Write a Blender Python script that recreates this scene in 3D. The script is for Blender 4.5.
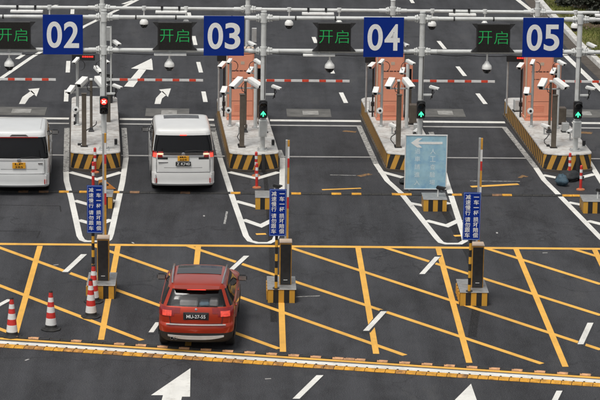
import bpy, bmesh, math, random
from mathutils import Vector, Matrix
random.seed(7)
for o in list(bpy.data.objects): bpy.data.objects.remove(o)
S = bpy.context.scene
COL = bpy.context.collection
R = math.radians

# ------------------------------------------------------------------ camera, sky, sun, exposure
FPX, CAMH = 2750.0, 18.85                       # focal length in photo pixels (600 wide), camera height
_p, _y, _r = R(13.7), R(1.68), R(0.85)
FW = Vector((math.sin(_y)*math.cos(_p), math.cos(_y)*math.cos(_p), -math.sin(_p)))
_r0 = Vector((math.cos(_y), -math.sin(_y), 0)); _u0 = _r0.cross(FW)
RT = _r0*math.cos(_r) + _u0*math.sin(_r); UP = -_r0*math.sin(_r) + _u0*math.cos(_r)
CP = Vector((0, 0, CAMH))
cd = bpy.data.cameras.new('camera'); cam = bpy.data.objects.new('camera', cd); COL.objects.link(cam)
cd.sensor_width = 36.0; cd.lens = 36.0*FPX/600.0; cd.clip_start = 1.0; cd.clip_end = 2000
cam.matrix_world = Matrix(((RT.x, UP.x, -FW.x, CP.x), (RT.y, UP.y, -FW.y, CP.y), (RT.z, UP.z, -FW.z, CP.z), (0, 0, 0, 1)))
S.camera = cam

SUN_EL, SUN_AZ = 66.0, 215.0                    # overcast: soft, wide sun, high
w = bpy.data.worlds.new('World'); S.world = w; w.use_nodes = True
nt = w.node_tree; nt.nodes.clear()
sky = nt.nodes.new('ShaderNodeTexSky'); sky.sky_type = 'NISHITA'; sky.sun_disc = False
sky.sun_elevation = R(SUN_EL); sky.sun_rotation = R(SUN_AZ); sky.dust_density = 4.0; sky.air_density = 1.0
hs = nt.nodes.new('ShaderNodeHueSaturation'); hs.inputs['Saturation'].default_value = 0.16
bg = nt.nodes.new('ShaderNodeBackground'); bg.inputs['Strength'].default_value = 0.115
wo = nt.nodes.new('ShaderNodeOutputWorld')
nt.links.new(sky.outputs[0], hs.inputs['Color']); nt.links.new(hs.outputs[0], bg.inputs['Color']); nt.links.new(bg.outputs[0], wo.inputs[0])
sd = bpy.data.lights.new('sun', 'SUN'); sd.energy = 1.55; sd.angle = R(17); sd.color = (1.0, 0.96, 0.90)
sun = bpy.data.objects.new('sun', sd); COL.objects.link(sun)
az, el = R(SUN_AZ), R(SUN_EL)
sdir = Vector((math.sin(az)*math.cos(el), math.cos(az)*math.cos(el), math.sin(el)))
sun.rotation_euler = sdir.to_track_quat('Z', 'Y').to_euler()
S.view_settings.view_transform = 'Standard'; S.view_settings.look = 'None'
S.view_settings.exposure = 0.16; S.view_settings.gamma = 1.0; S.view_settings.use_curve_mapping = False

# ------------------------------------------------------------------ photo pixel -> place
def ray(px, py): return FW + RT*((px-300)/FPX) - UP*((py-200)/FPX)
def G(px, py, z=0.0):                           # point at height z
    d = ray(px, py); return CP + d*((z-CAMH)/d.z)
def PY(px, py, Y):                              # point on the upright plane at depth Y
    d = ray(px, py); return CP + d*(Y/d.y)
LANE = R(2.9)                                   # lanes and islands run 2.9 degrees off square

# ------------------------------------------------------------------ materials
MATS = {}
def pm(name, col, rough=0.6, metal=0.0, var=0.12, scale=6.0, bump=0.0, bscale=40.0, dirt=None, damt=0.4, dscale=2.5,
       emit=0.0, alpha=1.0, coat=0.0, spec=0.5, pos=False):
    if name in MATS: return MATS[name]
    m = bpy.data.materials.new(name); m.use_nodes = True; t = m.node_tree; b = t.nodes['Principled BSDF']
    tc = t.nodes.new('ShaderNodeNewGeometry' if pos else 'ShaderNodeTexCoord'); vec = tc.outputs['Position' if pos else 'Object']
    n = t.nodes.new('ShaderNodeTexNoise'); n.inputs['Scale'].default_value = scale; n.inputs['Detail'].default_value = 5
    t.links.new(vec, n.inputs['Vector'])
    cr = t.nodes.new('ShaderNodeValToRGB'); cr.color_ramp.elements[0].position = .3; cr.color_ramp.elements[1].position = .7
    cr.color_ramp.elements[0].color = tuple(c*(1-var) for c in col)+(1,); cr.color_ramp.elements[1].color = tuple(min(1, c*(1+var)) for c in col)+(1,)
    t.links.new(n.outputs['Fac'], cr.inputs['Fac']); out = cr.outputs['Color']
    if dirt:
        n2 = t.nodes.new('ShaderNodeTexNoise'); n2.inputs['Scale'].default_value = dscale; n2.inputs['Detail'].default_value = 8; n2.inputs['Roughness'].default_value = .68
        t.links.new(vec, n2.inputs['Vector'])
        r2 = t.nodes.new('ShaderNodeValToRGB'); r2.color_ramp.elements[0].position = .62-damt*.35; r2.color_ramp.elements[1].position = .72-damt*.12
        mx = t.nodes.new('ShaderNodeMix'); mx.data_type = 'RGBA'
        t.links.new(n2.outputs['Fac'], r2.inputs['Fac'])
        sc_ = t.nodes.new('ShaderNodeMath'); sc_.operation = 'MULTIPLY'; sc_.inputs[1].default_value = min(1, damt*1.6)
        t.links.new(r2.outputs['Color'], sc_.inputs[0]); t.links.new(sc_.outputs[0], mx.inputs[0])
        t.links.new(out, mx.inputs[6]); mx.inputs[7].default_value = dirt+(1,); out = mx.outputs[2]
    t.links.new(out, b.inputs['Base Color'])
    b.inputs['Roughness'].default_value = rough; b.inputs['Metallic'].default_value = metal
    b.inputs['Coat Weight'].default_value = coat; b.inputs['Coat Roughness'].default_value = .04; b.inputs['Specular IOR Level'].default_value = spec
    b.inputs['Alpha'].default_value = alpha
    if emit: t.links.new(out, b.inputs['Emission Color']); b.inputs['Emission Strength'].default_value = emit
    if bump:
        nb = t.nodes.new('ShaderNodeTexNoise'); nb.inputs['Scale'].default_value = bscale; nb.inputs['Detail'].default_value = 4
        t.links.new(vec, nb.inputs['Vector']); bp = t.nodes.new('ShaderNodeBump'); bp.inputs['Strength'].default_value = bump; bp.inputs['Distance'].default_value = .02
        t.links.new(nb.outputs['Fac'], bp.inputs['Height']); t.links.new(bp.outputs['Normal'], b.inputs['Normal'])
    MATS[name] = m; return m

def asphalt(name, dark, light, streak=True):
    m = bpy.data.materials.new(name); m.use_nodes = True; t = m.node_tree; b = t.nodes['Principled BSDF']; L = t.links.new
    g = t.nodes.new('ShaderNodeNewGeometry')
    def noise(scale, detail, rough=.6, vec=None):
        n = t.nodes.new('ShaderNodeTexNoise'); n.inputs['Scale'].default_value = scale; n.inputs['Detail'].default_value = detail; n.inputs['Roughness'].default_value = rough
        L(vec or g.outputs['Position'], n.inputs['Vector']); return n.outputs['Fac']
    def math_(op, a, b_):
        n = t.nodes.new('ShaderNodeMath'); n.operation = op
        for i, v in enumerate((a, b_)):
            if isinstance(v, (int, float)): n.inputs[i].default_value = v
            else: L(v, n.inputs[i])
        return n.outputs[0]
    mp = t.nodes.new('ShaderNodeMapping'); mp.inputs['Rotation'].default_value = (0, 0, -LANE); mp.inputs['Scale'].default_value = (1.5, .05, 1); L(g.outputs['Position'], mp.inputs['Vector'])
    fine = noise(26, 3, .75); mid = noise(1.7, 6, .65); big = noise(.22, 4); st = noise(1.0, 5, .6, mp.outputs[0]); grit = noise(70, 2, .8)
    s = math_('ADD', math_('MULTIPLY', fine, .46), math_('MULTIPLY', mid, .32)); s = math_('ADD', s, math_('MULTIPLY', big, .34))
    s = math_('ADD', s, math_('MULTIPLY', st, .72 if streak else .1)); s = math_('ADD', s, math_('MULTIPLY', grit, .42))
    cr = t.nodes.new('ShaderNodeValToRGB'); e = cr.color_ramp.elements
    s = math_('MULTIPLY', s, .6); e[0].position = .50 if streak else .34; e[1].position = .90 if streak else .70
    e[1].position = min(1, e[1].position); e[0].color = dark+(1,); e[1].color = light+(1,)
    L(s, cr.inputs['Fac']); out = cr.outputs['Color']
    # pale scuffs and old spots, and dark oil drips
    sp = noise(2.3, 9, .8); r2 = t.nodes.new('ShaderNodeValToRGB'); r2.color_ramp.elements[0].position = .66; r2.color_ramp.elements[1].position = .76
    L(sp, r2.inputs['Fac']); mx = t.nodes.new('ShaderNodeMix'); mx.data_type = 'RGBA'; L(math_('MULTIPLY', r2.outputs['Color'], .55), mx.inputs[0]); L(out, mx.inputs[6]); mx.inputs[7].default_value = (.13, .125, .115, 1)
    # rubber-darkened wheel paths and stop-and-go blotches, stretched along the lanes
    mq = t.nodes.new('ShaderNodeMapping'); mq.inputs['Rotation'].default_value = (0, 0, -LANE); mq.inputs['Scale'].default_value = (.95, .28, 1); L(g.outputs['Position'], mq.inputs['Vector'])
    rb = noise(1.0, 7, .68, mq.outputs[0]); rq = t.nodes.new('ShaderNodeValToRGB'); rq.color_ramp.elements[0].position = .50; rq.color_ramp.elements[1].position = .66; L(rb, rq.inputs['Fac'])
    mr = t.nodes.new('ShaderNodeMix'); mr.data_type = 'RGBA'; L(math_('MULTIPLY', rq.outputs['Color'], .55 if streak else .1), mr.inputs[0]); L(mx.outputs[2], mr.inputs[6]); mr.inputs[7].default_value = (.0125, .0125, .0135, 1); mx = mr
    rl = t.nodes.new('ShaderNodeValToRGB'); rl.color_ramp.elements[0].position = .30; rl.color_ramp.elements[1].position = .42; rl.color_ramp.elements[0].color = (.45,.45,.45,1); rl.color_ramp.elements[1].color = (0,0,0,1); L(rb, rl.inputs['Fac'])
    ml = t.nodes.new('ShaderNodeMix'); ml.data_type = 'RGBA'; L(rl.outputs['Color'], ml.inputs[0]); L(mx.outputs[2], ml.inputs[6]); ml.inputs[7].default_value = (.085, .084, .082, 1); mx = ml
    # pale stone chips and dark pores in the surface
    ch = noise(48, 2, .5); rc = t.nodes.new('ShaderNodeValToRGB'); rc.color_ramp.elements[0].position = .57; rc.color_ramp.elements[1].position = .66; L(ch, rc.inputs['Fac'])
    mc = t.nodes.new('ShaderNodeMix'); mc.data_type = 'RGBA'; L(math_('MULTIPLY', rc.outputs['Color'], .60), mc.inputs[0]); L(mx.outputs[2], mc.inputs[6]); mc.inputs[7].default_value = (.125, .123, .12, 1)
    rd = t.nodes.new('ShaderNodeValToRGB'); rd.color_ramp.elements[0].position = .36; rd.color_ramp.elements[1].position = .45; rd.color_ramp.elements[0].color = (.6,.6,.6,1); rd.color_ramp.elements[1].color = (0,0,0,1); L(ch, rd.inputs['Fac'])
    md = t.nodes.new('ShaderNodeMix'); md.data_type = 'RGBA'; L(rd.outputs['Color'], md.inputs[0]); L(mc.outputs[2], md.inputs[6]); md.inputs[7].default_value = (.010, .010, .011, 1); mx = md
    vo = t.nodes.new('ShaderNodeTexVoronoi'); vo.feature = 'DISTANCE_TO_EDGE'; vo.inputs['Scale'].default_value = .17
    dis = t.nodes.new('ShaderNodeVectorMath'); dis.operation = 'ADD'
    nz = t.nodes.new('ShaderNodeTexNoise'); nz.inputs['Scale'].default_value = .8; nz.inputs['Detail'].default_value = 6; L(g.outputs['Position'], nz.inputs['Vector'])
    sv = t.nodes.new('ShaderNodeVectorMath'); sv.operation = 'SCALE'; sv.inputs['Scale'].default_value = 2.2; L(nz.outputs['Color'], sv.inputs[0])
    L(g.outputs['Position'], dis.inputs[0]); L(sv.outputs[0], dis.inputs[1]); L(dis.outputs[0], vo.inputs['Vector'])
    r3 = t.nodes.new('ShaderNodeValToRGB'); r3.color_ramp.elements[0].position = .0; r3.color_ramp.elements[1].position = .006
    r3.color_ramp.elements[0].color = (.55, .55, .55, 1); r3.color_ramp.elements[1].color = (0, 0, 0, 1); L(vo.outputs['Distance'], r3.inputs['Fac'])
    m2 = t.nodes.new('ShaderNodeMix'); m2.data_type = 'RGBA'; L(r3.outputs['Color'], m2.inputs[0]); L(mx.outputs[2], m2.inputs[6]); m2.inputs[7].default_value = (.016, .016, .017, 1)
    L(m2.outputs[2], b.inputs['Base Color'])
    rr = t.nodes.new('ShaderNodeMapRange'); rr.inputs['To Min'].default_value = .62; rr.inputs['To Max'].default_value = .95; L(big, rr.inputs['Value']); L(rr.outputs[0], b.inputs['Roughness'])
    b.inputs['Specular IOR Level'].default_value = .22
    bp = t.nodes.new('ShaderNodeBump'); bp.inputs['Strength'].default_value = .5; bp.inputs['Distance'].default_value = .01; L(fine, bp.inputs['Height']); L(bp.outputs['Normal'], b.inputs['Normal'])
    return m

def paint(name, col, wear=.5, under=(.04, .04, .042), stain=(.16, .12, .08)):
    """road paint: chipped and stained, road colour showing where it has worn off"""
    m = bpy.data.materials.new(name); m.use_nodes = True; t = m.node_tree; b = t.nodes['Principled BSDF']; L = t.links.new
    g = t.nodes.new('ShaderNodeNewGeometry')
    def noise(scale, detail, rough):
        n = t.nodes.new('ShaderNodeTexNoise'); n.inputs['Scale'].default_value = scale; n.inputs['Detail'].default_value = detail; n.inputs['Roughness'].default_value = rough
        L(g.outputs['Position'], n.inputs['Vector']); return n.outputs['Fac']
    def ramp(f, a, b_, amt):
        r = t.nodes.new('ShaderNodeValToRGB'); r.color_ramp.elements[0].position = a; r.color_ramp.elements[1].position = b_
        r.color_ramp.elements[1].color = (amt, amt, amt, 1); L(f, r.inputs['Fac']); return r.outputs['Color']
    def mix(f, a, c):
        x = t.nodes.new('ShaderNodeMix'); x.data_type = 'RGBA'; L(f, x.inputs[0])
        if isinstance(a, tuple): x.inputs[6].default_value = a+(1,)
        else: L(a, x.inputs[6])
        x.inputs[7].default_value = c+(1,); return x.outputs[2]
    o = mix(ramp(noise(1.1, 6, .65), .40, .75, .55), col, tuple(c*.62 for c in col))
    o = mix(ramp(noise(5, 6, .7), .55, .72, .35), o, stain)
    o = mix(ramp(noise(9, 8, .82), .66-.16*wear, .74-.10*wear, .35+.6*wear), o, under)
    mp = t.nodes.new('ShaderNodeMapping'); mp.inputs['Rotation'].default_value = (0, 0, -LANE); mp.inputs['Scale'].default_value = (1.3, .09, 1); L(g.outputs['Position'], mp.inputs['Vector'])
    ns = t.nodes.new('ShaderNodeTexNoise'); ns.inputs['Scale'].default_value = 1.0; ns.inputs['Detail'].default_value = 6; ns.inputs['Roughness'].default_value = .7; L(mp.outputs[0], ns.inputs['Vector'])
    o = mix(ramp(ns.outputs['Fac'], .52, .74, .30+.25*wear), o, tuple(c*.35+.02 for c in col))
    L(o, b.inputs['Base Color']); b.inputs['Roughness'].default_value = .75
    return m

def stripes(name, c1, c2, period, slant, wear=.35, wearcol=(.12, .085, .05), duty=.5):
    """slanted warning stripes laid out in metres through the UV map"""
    m = bpy.data.materials.new(name); m.use_nodes = True; t = m.node_tree; b = t.nodes['Principled BSDF']; L = t.links.new
    uv = t.nodes.new('ShaderNodeUVMap'); sx = t.nodes.new('ShaderNodeSeparateXYZ'); L(uv.outputs[0], sx.inputs[0])
    def math_(op, a, b_):
        n = t.nodes.new('ShaderNodeMath'); n.operation = op
        for i, v in enumerate((a, b_)):
            if isinstance(v, (int, float)): n.inputs[i].default_value = v
            else: L(v, n.inputs[i])
        return n.outputs[0]
    s = math_('FRACT', math_('DIVIDE', math_('ADD', sx.outputs[0], math_('MULTIPLY', sx.outputs[1], slant)), period), 0)
    k = math_('GREATER_THAN', s, duty)
    g = t.nodes.new('ShaderNodeNewGeometry'); n = t.nodes.new('ShaderNodeTexNoise'); n.inputs['Scale'].default_value = 7; n.inputs['Detail'].default_value = 8; n.inputs['Roughness'].default_value = .75
    L(g.outputs['Position'], n.inputs['Vector'])
    r = t.nodes.new('ShaderNodeValToRGB'); r.color_ramp.elements[0].position = .60-.2*wear; r.color_ramp.elements[1].position = .78-.1*wear; r.color_ramp.elements[1].color = (.4+.6*wear,)*3+(1,); L(n.outputs['Fac'], r.inputs['Fac'])
    a = t.nodes.new('ShaderNodeMix'); a.data_type = 'RGBA'; L(k, a.inputs[0]); a.inputs[6].default_value = c1+(1,); a.inputs[7].default_value = c2+(1,)
    c = t.nodes.new('ShaderNodeMix'); c.data_type = 'RGBA'; L(r.outputs['Color'], c.inputs[0]); L(a.outputs[2], c.inputs[6]); c.inputs[7].default_value = wearcol+(1,)
    L(c.outputs[2], b.inputs['Base Color']); b.inputs['Roughness'].default_value = .6
    return m

YEL = (.62, .31, .035)
M = dict(
    asphalt=asphalt('asphalt', (.0180, .0184, .0208), (.079, .081, .088)),
    patch=asphalt('patched asphalt', (.008, .008, .009), (.026, .026, .027), False),
    ground=pm('ground earth', (.10, .10, .07), .9, var=.3, scale=.4, pos=True),
    white=paint('white road paint', (.74, .73, .68), .35),
    white_worn=paint('worn white road paint', (.46, .455, .43), 1.25),
    white_dim=paint('dusty white road paint', (.44, .43, .41), .55),
    yellow=paint('yellow road paint', (.80, .43, .075), .30, stain=(.42, .24, .07)),
    orange_worn=paint('worn orange road paint', (.30, .16, .05), 1.25),
    pad=pm('pad concrete', (.135, .132, .122), .9, var=.2, scale=5, dirt=(.06, .06, .058), damt=.5, pos=True, bump=.4),
    pad_light=pm('pad plate', (.30, .295, .275), .85, var=.2, scale=6, dirt=(.12, .115, .105), damt=.4, pos=True),
    concrete=pm('painted island concrete', (.52, .51, .485), .85, var=.14, scale=5, dirt=(.27, .215, .175), damt=.40, dscale=4.2, pos=True, bump=.3),
    stripe=stripes('island warning stripes', (.56, .29, .045), (.018, .017, .016), .315, .36, .30),
    stripe_box=stripes('pedestal warning stripes', (.60, .31, .035), (.016, .016, .016), .27, 0.0, .16),
    stripe_post=stripes('post warning bands', (.66, .34, .03), (.014, .014, .014), .36, 0.0, .10),
    steel=pm('galvanised steel', (.46, .47, .46), .42, .35, var=.12, scale=5, dirt=(.25, .23, .20), damt=.25, dscale=3),
    steel_white=pm('grey white painted steel', (.60, .61, .59), .45, .0, var=.08, scale=4, dirt=(.32, .30, .26), damt=.26, dscale=2.5),
    plate_top=pm('brushed steel plate', (.36, .36, .35), .4, .45, var=.2, scale=9, dirt=(.2, .18, .15), damt=.3),
    bronze=pm('brown anodised column', (.135, .112, .088), .5, .3, var=.18, scale=6),
    dark_metal=pm('dark painted metal', (.032, .032, .033), .5, .2, var=.2, scale=8),
    black=pm('black plastic', (.016, .016, .017), .45, var=.2, scale=10),
    rubber=pm('black rubber', (.022, .022, .022), .85, var=.25, scale=8, dirt=(.08, .075, .065), damt=.3),
    rubber_yellow=pm('yellow rubber', (.64, .31, .03), .8, var=.22, scale=7, dirt=(.16, .08, .03), damt=.42, dscale=6, pos=True),
    rubber_faded=pm('faded orange rubber', (.56, .30, .15), .85, var=.25, scale=9, dirt=(.16, .10, .06), damt=.45, dscale=7, pos=True),
    rubber_ochre=pm('ochre worn rubber', (.50, .235, .05), .85, var=.3, scale=8, dirt=(.10, .06, .035), damt=.55, dscale=7, pos=True),
    rubber_brown=pm('brown worn rubber', (.22, .12, .06), .85, var=.4, scale=9, dirt=(.07, .05, .04), damt=.5, dscale=6, pos=True),
    cam_white=pm('white camera shell', (.80, .80, .77), .4, var=.06, scale=8, dirt=(.45, .42, .36), damt=.22),
    glassblack=pm('black camera dome', (.008, .008, .009), .08, var=.1, spec=.6),
    salmon=pm('salmon painted steel', (.80, .325, .205), .55, var=.06, scale=3, dirt=(.62, .26, .165), damt=.25, dscale=3, spec=.3),
    salmon_edge=pm('pale cabinet edge', (.58, .45, .34), .6, var=.1, scale=4),
    blue=pm('blue sign sheeting', (.002, .024, .215), .5, var=.06, scale=2, spec=.18),
    blue_deep=pm('deep blue sign sheeting', (.003, .026, .24), .5, var=.08, scale=3, spec=.18),
    blue_pale=pm('faded pale blue board', (.34, .54, .63), .5, var=.10, scale=4, dirt=(.17, .36, .56), damt=.45, dscale=3),
    letter=pm('white lettering', (.80, .80, .77), .5, var=.06, scale=20),
    letter_pale=pm('pale faded lettering', (.66, .76, .78), .55, var=.1, scale=20),
    letter_dark=pm('dark print', (.10, .04, .03), .7),
    frame_white=pm('white aluminium frame', (.68, .68, .66), .4, .1, var=.06),
    led_box=pm('led display face', (.020, .019, .017), .8, var=.25, scale=30, spec=.2),
    led_green=pm('green led', (.01, .28, .065), .5, emit=.42, var=.25, scale=40),
    led_red=pm('red led', (.85, .03, .02), .5, emit=1.2, var=.2, scale=40),
    signal_red=pm('lit red lens', (.95, .03, .02), .4, emit=1.6, var=.1),
    signal_white=pm('lit pale cross', (1.0, .62, .50), .4, emit=1.6, var=.05),
    signal_green=pm('lit green arrow', (.06, .85, .40), .4, emit=1.4, var=.1),
    red_band=pm('red reflective band', (.58, .035, .028), .5, var=.12, scale=8, dirt=(.25, .02, .02), damt=.25),
    orange_band=pm('orange red band', (.66, .065, .03), .55, var=.12, scale=8),
    white_band=pm('white reflective band', (.74, .74, .72), .5, var=.06, scale=8, dirt=(.45, .43, .40), damt=.25),
    yellow_band=pm('amber band', (.60, .30, .04), .5, var=.12, scale=8, dirt=(.25, .13, .05), damt=.3),
    kerb=pm('kerb stone', (.56, .55, .52), .85, var=.14, scale=3, dirt=(.22, .2, .17), damt=.35, pos=True),
    gutter=pm('gutter concrete', (.075, .062, .05), .9, var=.25, scale=3, pos=True),
    lawn=pm('lawn soil and turf', (.12, .115, .028), .95, var=.35, scale=1.1, dirt=(.12, .10, .04), damt=.35, dscale=.9, pos=True),
    mulch=pm('dry mulch', (.10, .065, .042), .95, var=.5, scale=7, dirt=(.22, .19, .16), damt=.35, dscale=9, pos=True, bump=.8),
    grass=pm('grass blades', (.115, .135, .026), .8, var=.4, scale=.8, pos=True),
    leaf=pm('shrub leaf', (.020, .024, .012), .7, var=.6, scale=3),
    bark=pm('bark', (.07, .05, .035), .9, var=.3),
    blue_box=pm('blue plastic', (.05, .22, .50), .5, var=.1),
    bag=pm('black woven sack', (.018, .021, .023), .7, var=.35, scale=12, bump=.6, bscale=30),
    bag_blue=pm('blue woven sack', (.045, .085, .115), .7, var=.35, scale=9, bump=.6, bscale=30),
)
SLATE = M['asphalt']

# ------------------------------------------------------------------ mesh helpers
class MB:
    def __init__(s): s.v, s.f, s.mi, s.uv = [], [], [], {}
    def face(s, idx, mi=0, uv=None):
        if uv: s.uv[len(s.f)] = uv
        s.f.append(tuple(idx)); s.mi.append(mi)
    def add(s, pts): n = len(s.v); s.v += [Vector(p) for p in pts]; return n
    def box(s, x0, x1, y0, y1, z0, z1, mi=0, mx=None):
        P = [Vector(p) for p in ((x0,y0,z0),(x1,y0,z0),(x1,y1,z0),(x0,y1,z0),(x0,y0,z1),(x1,y0,z1),(x1,y1,z1),(x0,y1,z1))]
        if mx: P = [mx @ p for p in P]
        n = s.add(P); X, Y, Z = x1-x0, y1-y0, z1-z0
        for q, u in (((0,1,5,4), (0, X)), ((1,2,6,5), (X, X+Y)), ((2,3,7,6), (X+Y, 2*X+Y)), ((3,0,4,7), (2*X+Y, 2*X+2*Y))):
            s.face([n+i for i in q], mi, [(u[0],0),(u[1],0),(u[1],Z),(u[0],Z)])
        s.face([n+i for i in (4,5,6,7)], mi, [(0,0),(X,0),(X,Y),(0,Y)]); s.face([n+i for i in (3,2,1,0)], mi, [(0,0),(X,0),(X,Y),(0,Y)])
        return s
    def tube(s, pts, r, seg=10, mi=0, cap=True, r1=None):
        pts = [Vector(p) for p in pts]; rings = []
        d0 = None
        for i, p in enumerate(pts):
            d = (pts[min(i+1, len(pts)-1)] - pts[max(i-1, 0)]).normalized()
            a = Vector((0,0,1)) if abs(d.z) < .9 else Vector((0,1,0))
            u = d.cross(a).normalized(); v = u.cross(d).normalized()
            rr = r if r1 is None else r+(r1-r)*i/(len(pts)-1)
            rings.append(s.add([p + u*(rr*math.cos(2*math.pi*k/seg)) + v*(rr*math.sin(2*math.pi*k/seg)) for k in range(seg)]))
        ln = 0
        for i in range(len(pts)-1):
            l2 = ln + (pts[i+1]-pts[i]).length
            for k in range(seg):
                k2 = (k+1) % seg
                s.face((rings[i]+k, rings[i+1]+k, rings[i+1]+k2, rings[i]+k2), mi, [(ln,k*.02),(l2,k*.02),(l2,k*.02+.02),(ln,k*.02+.02)])
            ln = l2
        if cap:
            s.face([rings[0]+k for k in range(seg)], mi); s.face([rings[-1]+k for k in reversed(range(seg))], mi)
        return s
    def lathe(s, prof, seg=16, o=(0,0,0), mi=0, mx=None, caps=True):
        """prof: (radius, height[, material])"""
        o = Vector(o); rings = []
        for q in prof:
            P = [Vector((q[0]*math.cos(2*math.pi*k/seg), q[0]*math.sin(2*math.pi*k/seg), q[1])) for k in range(seg)]
            if mx: P = [mx @ p for p in P]
            rings.append(s.add([o+p for p in P]))
        for i in range(len(prof)-1):
            m = prof[i+1][2] if len(prof[i+1]) > 2 else mi
            for k in range(seg):
                k2 = (k+1) % seg; s.face((rings[i]+k, rings[i]+k2, rings[i+1]+k2, rings[i+1]+k), m)
        if caps:
            s.face([rings[0]+k for k in reversed(range(seg))], mi); s.face([rings[-1]+k for k in range(seg)], mi)
        return s
    def prism(s, poly, z0, z1, mi=0, mtop=None, mx=None):
        n = len(poly); P = [Vector((x,y,z0)) for x,y in poly]+[Vector((x,y,z1)) for x,y in poly]
        if mx: P = [mx @ p for p in P]
        a = s.add(P); u = 0
        for i in range(n):
            j = (i+1) % n; l = math.dist(poly[i], poly[j])
            s.face((a+i, a+j, a+n+j, a+n+i), mi, [(u,0),(u+l,0),(u+l,z1-z0),(u,z1-z0)]); u += l
        s.face([a+n+i for i in range(n)], mi if mtop is None else mtop); s.face([a+i for i in reversed(range(n))], mi)
        return s
    def mesh(s, name, mats, bevel=0, smooth=True, seg=1, angle=35):
        me = bpy.data.meshes.new(name); me.from_pydata(s.v, [], s.f)
        for m in (mats if isinstance(mats, (list, tuple)) else [mats]): me.materials.append(m if not isinstance(m, str) else M[m])
        me.polygons.foreach_set('material_index', s.mi)
        if s.uv:
            ul = me.uv_layers.new(name='UVMap')
            for fi, uvs in s.uv.items():
                for li, u in zip(me.polygons[fi].loop_indices, uvs): ul.data[li].uv = u
        if bevel:
            bm = bmesh.new(); bm.from_mesh(me); bm.normal_update()
            es = [e for e in bm.edges if len(e.link_faces) == 2 and e.calc_face_angle(0) > .6]
            bmesh.ops.bevel(bm, geom=es, offset=bevel, segments=seg, affect='EDGES', clamp_overlap=True); bm.to_mesh(me); bm.free()
        me.update()
        if smooth:
            me.polygons.foreach_set('use_smooth', [True]*len(me.polygons)); me.set_sharp_from_angle(angle=R(angle))
        return me
    def build(s, name, mats, parent=None, loc=(0,0,0), **k):
        return link(name, s.mesh(name, mats, **k), parent, loc)
def link(name, me, parent=None, loc=(0,0,0), rot=None):
    o = bpy.data.objects.new(name, me); COL.objects.link(o); o.location = loc
    if name in ('lettering', 'border', 'rear_channel', 'bracket', 'stems', 'cabin_trim'): o['kind'] = 'stuff'
    if rot: o.rotation_euler = rot
    if parent: o.parent = parent
    return o
def tag(o, label=None, cat=None, group=None, kind=None):
    for k, v in (('label', label), ('category', cat), ('group', group), ('kind', kind)):
        if v: o[k] = v
    return o
def thing(name, label, cat, loc=(0,0,0), rz=0, group=None):
    o = bpy.data.objects.new(name, None); COL.objects.link(o); o.location = loc; o.rotation_euler = (0,0,rz); o.empty_display_size = .2
    return tag(o, label, cat, group)
def copy_tree(o, parent=None):
    c = o.copy(); COL.objects.link(c); c.parent = parent
    for ch in [x for x in COL.objects if x.parent == o]: copy_tree(ch, c)
    return c
def kids(o): return [x for x in COL.objects if x.parent == o]

_glyph = {}
def glyphs(body, bold=0.0, res=3):
    k = (body, bold, res)
    if k not in _glyph:
        c = bpy.data.curves.new('t', 'FONT'); c.body = body; c.offset = bold; c.resolution_u = res
        o = bpy.data.objects.new('t', c); COL.objects.link(o); bpy.context.view_layer.update()
        me = bpy.data.meshes.new_from_object(o.evaluated_get(bpy.context.evaluated_depsgraph_get()))
        _glyph[k] = ([v.co.copy() for v in me.vertices], [tuple(p.vertices) for p in me.polygons])
        bpy.data.objects.remove(o); bpy.data.curves.remove(c); bpy.data.meshes.remove(me)
    return _glyph[k]
def put_text(mb, body, x0, z0, wd, ht, y, bold=0.0, mi=0, res=3):
    """letters in the plane y, facing -Y, filling the box (x0,z0,wd,ht)"""
    V, F = glyphs(body, bold, res)
    if not V: return
    a0, a1 = min(v.x for v in V), max(v.x for v in V); b0, b1 = min(v.y for v in V), max(v.y for v in V)
    n = mb.add([(x0+(v.x-a0)/(a1-a0)*wd, y, z0+(v.y-b0)/max(b1-b0, 1e-4)*ht) for v in V])
    for f in F: mb.face([n+i for i in f], mi)

# ------------------------------------------------------------------ ground, road and markings
road = None
mb = MB(); n = mb.add([(-400,-100,-.03),(400,-100,-.03),(400,900,-.03),(-400,900,-.03)]); mb.face((n,n+1,n+2,n+3))
tag(mb.build('ground', 'ground'), 'bare flat ground around the road', None, kind='structure')
mb = MB(); n = mb.add([(-60,20,0),(60,20,0),(60,260,0),(-60,260,0)]); mb.face((n,n+1,n+2,n+3))
road = tag(mb.build('road', 'asphalt'), 'dark grey asphalt road of the checkpoint lanes', None, kind='structure')

ZL = [0.004]
def polyline(name, pts, width, mat, z=.004, ends=True):
    pts = [Vector((p[0], p[1], 0)) for p in pts]; Lf, Rg = [], []
    for i, p in enumerate(pts):
        d0 = (pts[i]-pts[i-1]).normalized() if i else None; d1 = (pts[i+1]-pts[i]).normalized() if i < len(pts)-1 else None
        d = ((d0 or d1)+(d1 or d0)).normalized(); nrm = Vector((-d.y, d.x, 0)); k = 1/max(.4, nrm.dot(Vector((-(d1 or d0).y, (d1 or d0).x, 0))))
        Lf.append(p+nrm*(width/2*k)); Rg.append(p-nrm*(width/2*k))
    mb = MB(); n = mb.add([(q.x,q.y,z) for q in Lf+Rg]); m = len(pts)
    for i in range(m-1): mb.face((n+m+i, n+m+i+1, n+i+1, n+i))
    return mb.build(name, mat, road, smooth=False)
def line_px(name, px, width, mat, z=.004): return polyline(name, [G(*p) for p in px], width, mat, z)
def poly_px(name, px, mat, z=.004):
    mb = MB(); P = [G(*p) for p in px]; n = mb.add([(p.x,p.y,z) for p in P])
    ar = sum(P[i].x*P[(i+1)%len(P)].y-P[(i+1)%len(P)].x*P[i].y for i in range(len(P)))
    idx = list(range(n, n+len(P))); mb.face(idx if ar > 0 else idx[::-1]); return mb.build(name, mat, road, smooth=False)

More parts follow.
